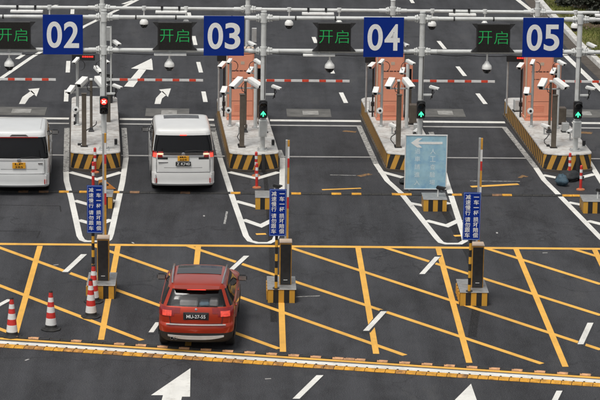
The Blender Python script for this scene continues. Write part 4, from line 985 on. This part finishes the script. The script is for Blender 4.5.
def arch(parent, x, y, r, s):
    m_ = MB(); N = 20
    for r0, r1, xo in ((r*1.02, r*1.16, .012),):
        A_ = m_.add([(x+s*xo, y+r0*math.cos(R(180*k_/N)), .30+r0*math.sin(R(180*k_/N))) for k_ in range(N+1)]); B_ = m_.add([(x+s*xo, y+r1*math.cos(R(180*k_/N)), .30+r1*math.sin(R(180*k_/N))) for k_ in range(N+1)])
        for k_ in range(N): m_.face((A_+k_, A_+k_+1, B_+k_+1, B_+k_) if s < 0 else (A_+k_, B_+k_, B_+k_+1, A_+k_+1))
    C_ = m_.add([(x+s*.008, y+r*1.03*math.cos(R(180*k_/N)), .30+r*1.03*math.sin(R(180*k_/N))) for k_ in range(N+1)]); m_.face([C_+k_ for k_ in range(N+1)])
    m_.build('wheel_arch', CM['trim'], parent)
def plate(parent, x0, x1, z0, z1, y, mat, ink, text, rows=None):
    o = MB().box(x0,x1,y-.012,y,z0,z1).build('number_plate', mat, parent, bevel=.004); tx = MB()
    rows = rows or [text]; hh = (z1-z0)/len(rows)
    for k_, r_ in enumerate(rows):
        zb = z1-hh*(k_+1); ww = (x1-x0)*(.86 if len(r_) > 3 else .6); put_text(tx, r_, (x0+x1)/2-ww/2, zb+hh*.18, ww, hh*.64, y-.0145, .014)
    tx.build('lettering', ink, o, smooth=False)
def rear_y(levels, z):
    for a, b in zip(levels, levels[1:]):
        if a[0] <= z <= b[0]: return a[1]+(b[1]-a[1])*(z-a[0])/(b[0]-a[0])
    return levels[0][1]
def seam(parent, levels, pts, bowk, r=.006):
    P = [Vector((x, rear_y(levels, z)+bowk*(x/.92)**2-.006, z)) for x, z in pts]
    MB().tube(P, r, 6).build('panel_gap', CM['trim'], parent)
SF = [i/28 for i in range(28)]

# --- red hatchback-style suv
LV = [(.22,-2.00,2.02,.80,.22,.35,.10),(.30,-2.10,2.14,.86,.24,.40,.10),(.40,-2.18,2.19,.885,.25,.45,.10),(.50,-2.215,2.22,.90,.25,.50,.10),(.56,-2.222,2.22,.905,.25,.52,.10),(.64,-2.215,2.22,.91,.25,.52,.10),(.69,-2.195,2.215,.91,.25,.52,.10),
      (.715,-2.155,2.21,.908,.24,.52,.10),(.80,-2.15,2.19,.908,.24,.52,.10),(.88,-2.14,2.15,.905,.24,.52,.10),(.95,-2.13,2.08,.90,.24,.5,.10),(1.01,-2.115,1.90,.895,.24,.5,.10),(1.045,-2.10,1.60,.885,.24,.48,.10),(1.075,-2.085,1.12,.872,.24,.40,.10),(1.10,-2.07,1.05,.858,.23,.38,.10),
      (1.17,-2.02,.93,.825,.22,.36,.09),(1.25,-1.96,.79,.79,.21,.34,.09),(1.33,-1.90,.65,.755,.20,.32,.09),(1.40,-1.845,.52,.725,.19,.30,.08),(1.45,-1.80,.42,.70,.18,.28,.08),(1.49,-1.77,.33,.675,.17,.26,.07),(1.52,-1.73,.22,.645,.16,.24,.06),(1.54,-1.68,.12,.61,.15,.22,.05),
      (1.555,-1.58,.0,.56,.14,.2,.04),(1.568,-1.36,-.2,.46,.13,.18,.03),(1.575,-1.08,-.46,.30,.12,.15,.02),(1.578,-.86,-.66,.12,.08,.08,.0)]
pax = G(197.5,343.5); head = R(-2.4); ax_y = -1.36
root = thing('car', 'dark red car seen from behind, driving up to the barriers', 'car', Vector((pax.x+math.sin(head)*ax_y, pax.y-math.cos(head)*ax_y, .004)), head)
C_ = Car(LV, SF); RED = CM['red']
isrw = lambda z, tg, f_, r_, c: 1.09 < z < 1.43 and (tg == 'rear' or (tg == 'rcorner' and f_ < .25))
issw = lambda z, tg, f_, r_, c: 1.09 < z < 1.44 and ((tg == 'side' and f_ < .93) or (tg == 'rcorner' and f_ > .56))
isws = lambda z, tg, f_, r_, c: 1.08 < z < 1.50 and (tg == 'front' or (tg == 'fcorner' and f_ > .3))
istrim = lambda z, tg, f_, r_, c: z < .45
allf = C_.faces(lambda z, tg, f_, r_, c: not (isrw(z,tg,f_,r_,c) or issw(z,tg,f_,r_,c) or isws(z,tg,f_,r_,c) or istrim(z,tg,f_,r_,c)))
C_.part('body', allf, RED, root, cap_top=True); C_.part('lower_bumper', C_.faces(istrim), CM['trim'], root, cap_bot=True)
rw = C_.part('rear_window', C_.faces(isrw), CM['glass'], root)
C_.part('windscreen', C_.faces(isws), CM['glass'], root)
for s_ in (True, False):
    C_.part('side_window', C_.faces(lambda z,tg,f_,r_,c: issw(z,tg,f_,r_,c) and r_ == s_ and (f_ < .47 or tg == 'rcorner')), CM['privacy'], root)
    C_.part('side_window', C_.faces(lambda z,tg,f_,r_,c: issw(z,tg,f_,r_,c) and r_ == s_ and f_ >= .47 and tg == 'side'), CM['privacy'], root)
    for a_, b_ in ((.14,.47), (.50,.80)):
        dr = C_.part('door', C_.faces(lambda z,tg,f_,r_,c: tg == 'side' and a_ <= f_ < b_ and .46 < z < 1.08 and r_ == s_ and not (f_ < .2 and z < .7)), RED, root, .006)
        sx = 1 if s_ else -1; yy = -1.98+3.7*a_+.16; MB().box(sx*.905-.012,sx*.905+.022,yy,yy+.20,.93,.965).build('handle', RED, dr, bevel=.01)
    tl = C_.part('tail_lamp', C_.faces(lambda z,tg,f_,r_,c: .90 < z < 1.06 and r_ == s_ and ((tg == 'rcorner' and f_ < .8) or (tg == 'rear' and f_ >= .58 and z > .96) or (tg == 'rear' and f_ >= .8))), CM['lamp'], root, .014)
    C_.part('lamp_core', C_.faces(lambda z,tg,f_,r_,c: .90 < z < 1.02 and r_ == s_ and ((tg == 'rcorner' and f_ < .4) or (tg == 'rear' and f_ >= .9))), CM['lamp_soft'], tl, .020)
    C_.part('reflector', C_.faces(lambda z,tg,f_,r_,c: .64 < z < .69 and r_ == s_ and (tg == 'rear' and f_ >= .8)), CM['refl'], root, .006)
    C_.part('head_lamp', C_.faces(lambda z,tg,f_,r_,c: .74 < z < .90 and r_ == s_ and (tg == 'fcorner' and f_ > .2)), CM['lamp_clear'], root, .008)
    sx = 1 if s_ else -1
    mirror(root, sx*.86, .62, 1.08, RED if False else CM['trim'], sx)
    MB().tube([(sx*.585,-1.60,1.54),(sx*.60,-1.47,1.60),(sx*.64,-.1,1.60),(sx*.64,.10,1.54)], .023, 8).build('roof_rail', CM['chrome'], root)
    for wy in (ax_y, 1.40): wheel(root, (sx*.775, wy, .335), .335, .225); arch(root, sx*.90, wy, .345, sx)
# tailgate panel, trim strips, spoiler, skid plate
tg_ = C_.part('tailgate', C_.faces(lambda z,tg,f_,r_,c: .715 < z < 1.085 and (tg == 'rear' and f_ < .88)), RED, root, .006)
seam(root, LV, [(-.62+1.24*q/10, .716) for q in range(11)], .08)
for sx_ in (-1, 1): seam(root, LV, [(sx_*(.60+.008*q), .716+.18*q/4) for q in range(5)], .09)
st = MB(); N = 16
for k_ in range(N):
    x0, x1 = -.70+1.40*k_/N, -.70+1.40*(k_+1)/N; y0, y1 = (-2.225+.10*(x/.9)**2 for x in (x0, x1)); mx_ = None
    a_ = st.add([(x0,y0-.012,.692),(x1,y1-.012,.692),(x1,y1-.012,.712),(x0,y0-.012,.712),(x0,y0+.03,.692),(x1,y1+.03,.692),(x1,y1+.03,.712),(x0,y0+.03,.712)])
    for f_ in ((0,1,2,3),(3,2,6,7),(4,5,1,0)): st.face([a_+q for q in f_])
st.build('trim_strip', CM['satin'], root)
sk = MB(); 
for k_ in range(12):
    x0, x1 = -.66+1.32*k_/12, -.66+1.32*(k_+1)/12
    zt = lambda x: .425+.01*(abs(x)/.66)**2; zb = lambda x: .335+.07*(abs(x)/.66)**3; yy = lambda x, z: -2.185-(z-.35)*.25+.10*(x/.9)**2-.012
    a_ = sk.add([(x0,yy(x0,zb(x0)),zb(x0)),(x1,yy(x1,zb(x1)),zb(x1)),(x1,yy(x1,zt(x1)),zt(x1)),(x0,yy(x0,zt(x0)),zt(x0)),(x0,-2.10,zt(x0)+.01),(x1,-2.10,zt(x1)+.01),(x0,-2.05,zb(x0)-.01),(x1,-2.05,zb(x1)-.01)])
    for f_ in ((0,1,2,3),(3,2,5,4),(6,7,1,0)): sk.face([a_+q for q in f_])
sk.build('skid_plate', CM['satin'], root)
for x in (-.56,-.47): MB().lathe([(.035,-.10),(.038,.02),(.028,.02),(.026,-.06)], 14, (x,-2.16,.36), mx=Matrix.Rotation(R(90),4,'X'), caps=False).build('exhaust_pipe', CM['chrome'], root)
sp = MB()
for k_ in range(14):
    x0, x1 = -.53+1.06*k_/14, -.53+1.06*(k_+1)/14; b = lambda x: .07*(x/.6)**2
    a_ = sp.add([(x0,-1.93+b(x0),1.470),(x1,-1.93+b(x1),1.470),(x1,-1.94+b(x1),1.495),(x0,-1.94+b(x0),1.495),(x0,-1.60,1.550-.03*(x0/.6)**2),(x1,-1.60,1.550-.03*(x1/.6)**2),(x0,-1.74,1.44),(x1,-1.74,1.44)])
    for f_ in ((0,1,2,3),(3,2,5,4),(6,7,1,0)): sp.face([a_+q for q in f_])
sp_o = sp.build('roof_spoiler', RED, root)
MB().box(-.22,.22,-1.945,-1.935,1.476,1.488).build('stop_lamp', CM['lamp_lit'], sp_o)
sr = MB()
for k_ in range(8):
    for q in range(8):
        X = [(-.53+1.06*(k_+u)/8) for u in (0,1)]; Yv = [(-.85+.85*(q+u)/8) for u in (0,1)]
        hz = lambda x, y: 1.583-.016*(x/.5)**2-.045*max(0,(y+.45)/.6)**2
        a_ = sr.add([(X[0],Yv[0],hz(X[0],Yv[0])+.006),(X[1],Yv[0],hz(X[1],Yv[0])+.006),(X[1],Yv[1],hz(X[1],Yv[1])+.006),(X[0],Yv[1],hz(X[0],Yv[1])+.006)]); sr.face((a_,a_+1,a_+2,a_+3))
sr.build('sunroof', CM['sunroof'], root)
ry = lambda z: rear_y(LV, z)
MB().box(-.30,.30,ry(.88)-.016,ry(.88)+.02,.80,.985).build('plate_recess', CM['trim'], tg_, bevel=.01); plate(root, -.26, .26, .825, .955, ry(.88)-.016, CM['plate_b'], CM['ink_w'], 'MU-27-55')
MB().lathe([(.030,0),(.030,.012),(.022,.016)], 18, (0,ry(1.045)-.004,1.045), mx=Matrix.Rotation(R(80),4,'X')).build('badge', CM['badge'], tg_)
MB().tube([(.02,ry(1.12)-.02,1.115),(.20,ry(1.14)-.03,1.135),(.50,ry(1.13)-.01,1.125)], .011, 6).build('rear_wiper', CM['trim'], root)
# cabin
cb = MB().box(-.70,.70,-1.80,.6,.45,.98); cb.box(-.66,.66,-.35,-.2,.98,1.34); cb.box(-.66,-.1,.35,.48,.98,1.36); cb.box(.1,.66,.35,.48,.98,1.36); cb.build('cabin_trim', CM['interior'], root, bevel=.02)
for x in (-.42,0,.42): MB().box(x-.13,x+.13,-.42,-.34,1.24,1.44).build('headrest', CM['seat'], root, bevel=.03)
MB().box(-.62,.62,-1.95,-1.2,1.00,1.03).build('parcel_shelf', CM['seat'], root)
MB().box(-.40,.02,-1.80,-1.5,1.03,1.18).build('shelf_parcel', CM['parcel'], root, bevel=.03); MB().box(.06,.30,-1.82,-1.55,1.03,1.15).build('shelf_parcel', CM['parcel_blue'], root, bevel=.04); MB().box(.30,.50,-1.80,-1.55,1.03,1.20).build('shelf_parcel', CM['parcel'], root, bevel=.03)

# --- tall white vans
def van(px, head, label, paint_, lit, W=.92, H=1.93, L=4.9, plates=None, kind=0):
    k = H/1.93; hl = L/2; z_ = lambda z: z*k
    LV = [(.20,-hl+.16,hl-.15,.84,.14,.4,.06),(.28,-hl+.03,hl-.05,.905,.15,.45,.06),(.33,-hl-.015,hl-.03,.925,.17,.5,.06),(.37,-hl-.005,hl-.02,.92,.18,.5,.06),(.46,-hl,hl,.92,.18,.5,.06),(.56,-hl,hl,.922,.18,.5,.06),(.64,-hl+.01,hl,.924,.18,.5,.06),(.68,-hl+.03,hl,.925,.17,.5,.06),(.82,-hl+.035,hl-.01,.925,.15,.5,.06),(.96,-hl+.045,hl-.06,.925,.15,.5,.06),
          (1.04,-hl+.055,hl-.16,.924,.15,.5,.06),(1.10,-hl+.06,hl-.40,.922,.15,.5,.06),(1.14,-hl+.065,hl-.85,.92,.15,.45,.06),(1.17,-hl+.07,hl-1.05,.915,.15,.42,.06),(1.22,-hl+.08,hl-1.12,.908,.15,.4,.06),(1.27,-hl+.09,hl-1.19,.90,.15,.4,.06),
          (1.36,-hl+.11,hl-1.32,.888,.15,.38,.06),(1.46,-hl+.135,hl-1.46,.875,.15,.36,.06),(1.56,-hl+.16,hl-1.60,.86,.15,.34,.06),(1.66,-hl+.19,hl-1.75,.842,.15,.32,.06),(1.72,-hl+.205,hl-1.92,.83,.14,.3,.06),(1.78,-hl+.22,hl-2.06,.817,.13,.26,.06),(1.825,-hl+.235,hl-2.2,.803,.12,.22,.05),(1.858,-hl+.26,hl-2.34,.785,.12,.18,.05),
          (1.880,-hl+.30,hl-2.46,.755,.08,.16,.04),(1.895,-hl+.38,hl-2.58,.69,.08,.15,.03),(1.908,-hl+.60,hl-2.80,.55,.08,.14,.02),(1.917,-hl+.95,hl-3.0,.34,.08,.10,.01),(1.920,-hl+1.2,hl-3.2,.15,.06,.06,.0)]
    LV = [(z_(a),b,c,d*W/.92,e,f_,g) for a,b,c,d,e,f_,g in LV]
    q = G(*px); axy = -hl+.98; root = thing('van', label, 'van', Vector((q.x+math.sin(head)*axy, q.y-math.cos(head)*axy, .004)), head, 'white vans in the lanes')
    C_ = Car(LV, SF); Z = lambda a, z, b: z_(a) < z < z_(b)
    isrw = lambda z,tg,f_,r_,c: Z(1.09 if kind else 1.24,z,1.70) and (tg == 'rear' or (tg == 'rcorner' and f_ < (.75 if kind else .6)))
    issw = lambda z,tg,f_,r_,c: Z(1.19,z,1.70) and tg == 'side' and .03 < f_ < .96
    isws = lambda z,tg,f_,r_,c: Z(1.18,z,1.80) and (tg == 'front' or (tg == 'fcorner' and f_ > .3))
    istr = lambda z,tg,f_,r_,c: z < z_(.27)
    C_.part('body', C_.faces(lambda z,tg,f_,r_,c: not (isrw(z,tg,f_,r_,c) or issw(z,tg,f_,r_,c) or isws(z,tg,f_,r_,c) or istr(z,tg,f_,r_,c))), paint_, root, cap_top=True)
    C_.part('lower_valance', C_.faces(istr), CM['trim'], root, cap_bot=True)
    C_.part('rear_window', C_.faces(isrw), CM['privacy'], root); C_.part('windscreen', C_.faces(isws), CM['privacy'], root)
    tgp = C_.part('tailgate', C_.faces(lambda z,tg,f_,r_,c: Z(.66,z,1.09 if kind else 1.24) and (tg == 'rear' and f_ < .95)), paint_, root, .007)
    C_.part('rear_bumper', C_.faces(lambda z,tg,f_,r_,c: Z(.29,z,.63) and (tg in ('rear','rcorner'))), paint_, root, .012)
    C_.part('roof_garnish', C_.faces(lambda z,tg,f_,r_,c: Z(1.70,z,1.79) and tg == 'rear'), paint_, root, .03)
    ry = lambda z: rear_y(LV, z_(z))
    for s_ in (True, False):
        sx = 1 if s_ else -1
        for a_, b_ in ((.03,.30), (.33,.60), (.63,.96)): C_.part('side_window', C_.faces(lambda z,tg,f_,r_,c: issw(z,tg,f_,r_,c) and r_ == s_ and a_ <= f_ < b_), CM['privacy'], root)
        C_.part('window_pillar', C_.faces(lambda z,tg,f_,r_,c: issw(z,tg,f_,r_,c) and r_ == s_ and not any(a_ <= f_ < b_ for a_, b_ in ((.03,.30),(.33,.60),(.63,.96)))), CM['trim'], root)
        for a_, b_ in ((.31,.60), (.62,.88)):
            dr = C_.part('door', C_.faces(lambda z,tg,f_,r_,c: tg == 'side' and a_ <= f_ < b_ and Z(.37,z,1.16) and r_ == s_), paint_, root, .006)
            yy = -hl+.2+(L-.7)*a_+.12; MB().box(sx*W-.012,sx*W+.024,yy,yy+.22,z_(.98),z_(1.02)).build('handle', paint_, dr, bevel=.01)
        tl = C_.part('tail_lamp', C_.faces(lambda z,tg,f_,r_,c: Z(1.10 if not kind else .70,z,1.27 if not kind else 1.10) and r_ == s_ and (tg == 'rcorner' and (.0 if not kind else .55) < f_ < (.75 if not kind else .9) or (tg == 'rear' and f_ >= (.72 if not kind else 9)))), CM['lamp'] if lit else CM['lamp_clear'], root, .016)
        if lit:
            C_.part('lamp_core', C_.faces(lambda z,tg,f_,r_,c: Z(1.10,z,1.24) and r_ == s_ and (tg == 'rcorner' and .05 < f_ < .5)), CM['lamp_lit'], tl, .024)
            C_.part('lamp_bar', C_.faces(lambda z,tg,f_,r_,c: Z(1.17,z,1.22) and r_ == s_ and (tg == 'rear' and f_ >= .78)), CM['lamp_hot'], tl, .024)
            C_.part('lamp_foot', C_.faces(lambda z,tg,f_,r_,c: Z(1.04,z,1.10) and r_ == s_ and (tg == 'rear' and f_ >= .60)), CM['trim'], root, .012)
        MB().box(sx*W*.87-.035,sx*W*.87+.035,ry(.42)-.004,ry(.42)+.03,z_(.36),z_(.50)).build('reflector', CM['refl'], root, bevel=.006)
        C_.part('head_lamp', C_.faces(lambda z,tg,f_,r_,c: Z(.80,z,1.0) and r_ == s_ and (tg == 'fcorner' and f_ > .2)), CM['lamp_clear'], root, .008)
        mirror(root, sx*W*.97, hl-1.30, z_(1.16), CM['trim'], sx)
        for wy in (axy, hl-.92): wheel(root, (sx*(W-.13), wy, .335), .335, .215); arch(root, sx*W*.995, wy, .345, sx)
        if kind: MB().tube([(sx*W*.70,-hl+.55,z_(1.90)),(sx*W*.72,hl-2.7,z_(1.90))], .012, 6).build('roof_groove', CM['satin'], root)
    seam(root, LV, [(-W*.84+W*1.68*q/12, z_(.66)) for q in range(13)], .06, .008)
    for sx in (-1, 1):
        seam(root, LV, [(sx*W*.845, z_(z)) for z in (.66,.8,.95,1.08)], .06, .006)
        MB().tube([(sx*W*.80,ry(1.71)-.03,z_(1.715)),(sx*W*.86,ry(1.5)+.03,z_(1.5)),(sx*W*.90,ry(1.27)+.03,z_(1.27))], .012, 6).build('window_seal', CM['trim'], root)
        MB().box(sx*W*.88-.012,sx*W*.88+.012,ry(.45)-.02,ry(.45)+.06,z_(.34),z_(.62)).build('corner_vane', paint_, root, bevel=.006)
    for zz in (1.20,): seam(root, LV, [(-W*.6+W*1.2*q/8, z_(.80)) for q in range(9)], .06, .004)
    # garnish between the lamps, camera hump, wiper, badge
    gb = MB(); xx = W*(.62 if lit else .80); zt = 1.235 if lit else 1.11
    for k_ in range(14):
        x0, x1 = -xx+2*xx*k_/14, -xx+2*xx*(k_+1)/14; yb = lambda x: ry(zt-.05)-.022+.06*(x/W)**2
        a_ = gb.add([(x0,yb(x0),z_(zt-.085 if lit else zt-.055)),(x1,yb(x1),z_(zt-.085 if lit else zt-.055)),(x1,yb(x1)+.004,z_(zt)),(x0,yb(x0)+.004,z_(zt)),(x0,yb(x0)+.04,z_(zt)+.004),(x1,yb(x1)+.04,z_(zt)+.004)])
        for f_ in ((0,1,2,3),(3,2,5,4)): gb.face([a_+q_ for q_ in f_])
    if lit:
        cl_ = MB().tube([Vector((x, ry(1.16)-.03+.06*(x/W)**2, z_(1.145))) for x in [-W*.66+W*1.32*q/12 for q in range(13)]], .012, 6); cl_.build('chrome_strip', CM['chrome'], tgp)
    gb.build('chrome_garnish', CM['darkchrome'] if lit else CM['satin'], tgp)
    MB().lathe([(.055,0),(.055,.010),(.03,.014)], 20, (0,ry(zt-.03)-.03,z_(zt-.04)), mx=Matrix.Rotation(R(86),4,'X')).build('badge', CM['badge'], tgp)
    MB().box(-.55,.55,ry(1.715)-.045,ry(1.715)-.028,z_(1.715),z_(1.74)).build('stop_lamp', CM['lamp_lit' if lit else 'refl'], root) if not lit else MB().box(-.10,.10,ry(1.735)-.05,ry(1.735)-.02,z_(1.722),z_(1.745)).build('stop_lamp', CM['lamp_lit'], root)
    MB().tube([(.05,ry(1.28-.14*kind)-.02,z_(1.275-.14*kind)),(.35,ry(1.30-.14*kind)-.02,z_(1.30-.14*kind)),(.60,ry(1.28-.14*kind)-.005,z_(1.285-.14*kind))], .012, 6).build('rear_wiper', CM['trim'], root)
    for args in plates: plate(root, *[(v if j not in (2,3) else z_(v)) for j, v in enumerate(args[:4])], ry((args[2]+args[3])/2)-.012-.02, *args[4:])
    if lit:
        MB().box(-.72,-.44,ry(.96)-.012+.012,ry(.96)+.02+.012,z_(.945),z_(.965)).build('badge', CM['badge'], tgp)
        sr = MB()
        for k_ in range(8):
            for q_ in range(4):
                X = [(-.52+1.04*(k_+u)/8) for u in (0,1)]; Yv = [(hl-3.22+.50*(q_+u)/4) for u in (0,1)]
                hz = lambda x, y: z_(1.930)-.012*(x/.5)**2-.04*max(0,(y-hl+3.1)/.6)**2
                a_ = sr.add([(X[0],Yv[0],hz(X[0],Yv[0])),(X[1],Yv[0],hz(X[1],Yv[0])),(X[1],Yv[1],hz(X[1],Yv[1])),(X[0],Yv[1],hz(X[0],Yv[1]))]); sr.face((a_,a_+1,a_+2,a_+3))
        sr.build('sunroof', CM['sunroof'], root)
    else:
        MB().prism([(-.26,0),(.26,0),(.20,.035),(-.20,.035)], -.05, .03, mx=Matrix.Translation((0,ry(1.76)-.02,z_(1.765))) @ Matrix.Rotation(R(75),4,'X')).build('camera_hump', CM['trim'], root)
        MB().box(.55,.68,ry(.98)-.0,ry(.98)+.02,z_(.95),z_(.985)).build('badge', CM['badge'], tgp)
    return root
van((182,187), R(2.9), 'white van with lit tail lights and two plates between the leftmost and second islands', CM['pearl'], True,
    plates=[(-.165,.165,1.00,1.155,CM['plate_y'],CM['ink'],'',['MA','669']), (-.22,.22,.855,.985,CM['plate_b'],CM['ink_w'],'Z K740')])
van((20.3,188.3), R(2.4), 'white van cut off by the left edge of the picture', CM['silverwhite'], False, W=.875, H=1.90, L=4.7, kind=1,
    plates=[(-.19,.19,.83,1.01,CM['plate_y'],CM['ink'],'',['LP','385'])])
# ------------------------------------------------------------------ kerb, lawn, shrubs at the far right
KP = [G(500,-60), G(531,-4), G(544,11.5), G(563,31.5), G(577,47), G(600,69), G(640,106), G(700,160)]
KP = [Vector((p.x,p.y,0)) for p in KP]
def resample(P, step):
    out = [P[0]]; acc = 0
    for a, b in zip(P, P[1:]):
        d = (b-a).length; s = step-acc
        while s <= d: out.append(a+(b-a)*(s/d)); s += step
        acc = d-(s-step)
    return out
kt = bpy.data.objects.new('kerb', None); COL.objects.link(kt); tag(kt, 'pale kerb along the lawn at the far right', None, kind='structure')
KS = resample(KP, 1.0)
for a, b in zip(KS, KS[1:]):
    d = (b-a).normalized(); n_ = Vector((-d.y, d.x, 0)); n_ = n_ if n_.x > 0 else -n_; m_ = MB(); a2, b2 = a+d*.008, b-d*.008
    P = [(a2, 0), (b2, 0), (b2+n_*.24, 0), (a2+n_*.24, 0), (a2+n_*.02, .16), (b2+n_*.02, .16), (b2+n_*.24, .16), (a2+n_*.24, .16)]
    m_.add([(p.x,p.y,z) for p, z in P])
    flip = (b2-a2).cross(n_).z < 0
    for f_ in ((0,1,5,4),(1,2,6,5),(2,3,7,6),(3,0,4,7),(4,5,6,7)): m_.face(f_[::-1] if flip else f_)
    m_.build('kerb_stone', 'kerb', kt, bevel=.012)
m_ = MB(); 
for p in KS:
    m_.add([(p.x-.42,p.y,.0035),(p.x-.0,p.y,.0035)])
for i in range(len(KS)-1): m_.face((2*i+2,2*i+3,2*i+1,2*i)[::1])
m_.build('gutter', 'gutter', road, smooth=False)
m_ = MB(); rr = random.Random(2); NX = 30
for p in KS:
    for j in range(NX): x = p.x+.22+(60-p.x)*(j/(NX-1))**2.0; m_.add([(x,p.y,.15+(.06*math.sin(x*.9+p.y*.5)+.05*math.sin(p.y*1.3+x*.3)+.012*(x-p.x) if j else 0))])
for i in range(len(KS)-1):
    for j in range(NX-1): a = i*NX+j; m_.face((a,a+NX,a+NX+1,a+1))
lawn = tag(m_.build('lawn', 'lawn'), 'green lawn behind the kerb at the far right', None, kind='structure')
def lz(x, y, p): return .15+.06*math.sin(x*.9+y*.5)+.05*math.sin(y*1.3+x*.3)+.012*(x-p.x)
def kx(y): return min(KS, key=lambda p: abs(p.y-y))
# mulch bed under the shrubs
bed = [G(586,27.5), G(600,26), G(640,30), G(640,-30), G(560,-24), G(566,4), G(574,11), G(592,15)]
m_ = MB(); m_.add([(p.x,p.y,.03+lz(p.x,p.y,kx(p.y))) for p in bed]); m_.face(range(len(bed))); m_.build('mulch_bed', 'mulch', lawn, smooth=False)
# grass
def blades(n, reg, seed, hgt):
    rr = random.Random(seed); m_ = MB()
    for _ in range(n):
        px, py = rr.uniform(*reg[0]), rr.uniform(*reg[1]); p = G(px, py); k_ = kx(p.y)
        if p.x < k_.x+.3: continue
        z = lz(p.x,p.y,k_)-.02; a = rr.uniform(0,math.pi); h = hgt*rr.uniform(.5,1.3); w_ = rr.uniform(.012,.03); l = Vector((rr.uniform(-.4,.4),rr.uniform(-.4,.4),1))*h
        i = m_.add([(p.x-w_*math.cos(a),p.y-w_*math.sin(a),z),(p.x+w_*math.cos(a),p.y+w_*math.sin(a),z),(p.x+l.x,p.y+l.y,z+l.z)]); m_.face((i,i+1,i+2))
    return m_
tag(blades(42000, ((530,640),(-18,110)), 5, .09).build('grass', 'grass', smooth=False), 'short grass on the lawn behind the kerb', 'grass', kind='stuff')
def stones(n, seed):
    rr = random.Random(seed); m_ = MB()
    for _ in range(n):
        p = G(rr.uniform(583,640), rr.gauss(30,2.2)); z = lz(p.x,p.y,kx(p.y)); r = rr.uniform(.04,.13)
        i = m_.add([(p.x+r*math.cos(a)*rr.uniform(.6,1.2),p.y+r*math.sin(a)*rr.uniform(.6,1.2),z-.02) for a in (0,1.3,2.6,3.9,5.1)]+[(p.x+rr.uniform(-.3,.3)*r,p.y,z+r*.7)])
        for q in range(5): m_.face((i+q,i+(q+1)%5,i+5))
    return m_
tag(stones(500, 8).build('mulch_clods', 'mulch', smooth=False), 'loose brown mulch and stones below the shrubs', 'mulch', kind='stuff')
def shrub(px, py, rx, rz_, label, seed, leaves=2600):
    p = G(px, py); p.z = lz(p.x,p.y,kx(p.y)); rr = random.Random(seed); t = thing('shrub', label, 'shrub', p, 0, 'dark shrubs on the lawn')
    st_ = MB()
    for _ in range(9):
        a = rr.uniform(0,6.28); e = rr.uniform(.4,.9); st_.tube([(0,0,0),(rx*.3*math.cos(a)*e,rx*.3*math.sin(a)*e,rz_*.45),(rx*.7*math.cos(a)*e,rx*.7*math.sin(a)*e,rz_*1.05*e)], .035, 6, r1=.01)
    st_.build('stems', 'bark', t)
    cl = [(rr.gauss(0,.42)*rx, rr.gauss(0,.42)*rx, rz_*rr.uniform(.25,.95), rr.uniform(.22,.42)*rx) for _ in range(16)]; m_ = MB()
    for _ in range(leaves):
        c = rr.choice(cl); d = Vector((rr.gauss(0,1),rr.gauss(0,1),rr.gauss(0,1))).normalized()*c[3]*rr.uniform(.55,1.1); q = Vector(c[:3])+d; q.z = max(.05,q.z)
        u = Vector((rr.gauss(0,1),rr.gauss(0,1),rr.gauss(0,.7))).normalized(); v = u.orthogonal().normalized(); s = rr.uniform(.045,.10)
        i = m_.add([q-u*s,q+v*s*.45,q+u*s,q-v*s*.45]); m_.face((i,i+1,i+2,i+3))
    m_.build('crown', 'leaf', t, smooth=False)
shrub(578,7.5, 1.0, .75, 'dark shrub behind the blue box, nearest the top of the picture', 21); shrub(597,13, 1.0, .9, 'dark shrub at the right edge below the others', 22); shrub(566,-6, 1.0, .8, 'dark shrub cropped by the top edge, left of the others', 23); shrub(596,-6, 1.3, 1.0, 'large dark shrub cropped by the top right corner', 24, 3400)
shrub(604,27, .8, .5, 'low dark shrub at the right edge by the mulch', 25)
p = G(560,4.5); p.z = lz(p.x,p.y,kx(p.y)); t = thing('valve_box', 'small blue box standing on the lawn', 'utility box', p, .3)
MB().box(-.18,.18,-.12,.12,0,.10).build('base', 'dark_metal', t, bevel=.02); MB().box(-.15,.15,-.10,.10,.10,.30).build('cover', 'blue_box', t, bevel=.04, seg=2); MB().box(-.10,.10,-.07,.07,.30,.34).build('lid', 'letter_pale', t, bevel=.01)
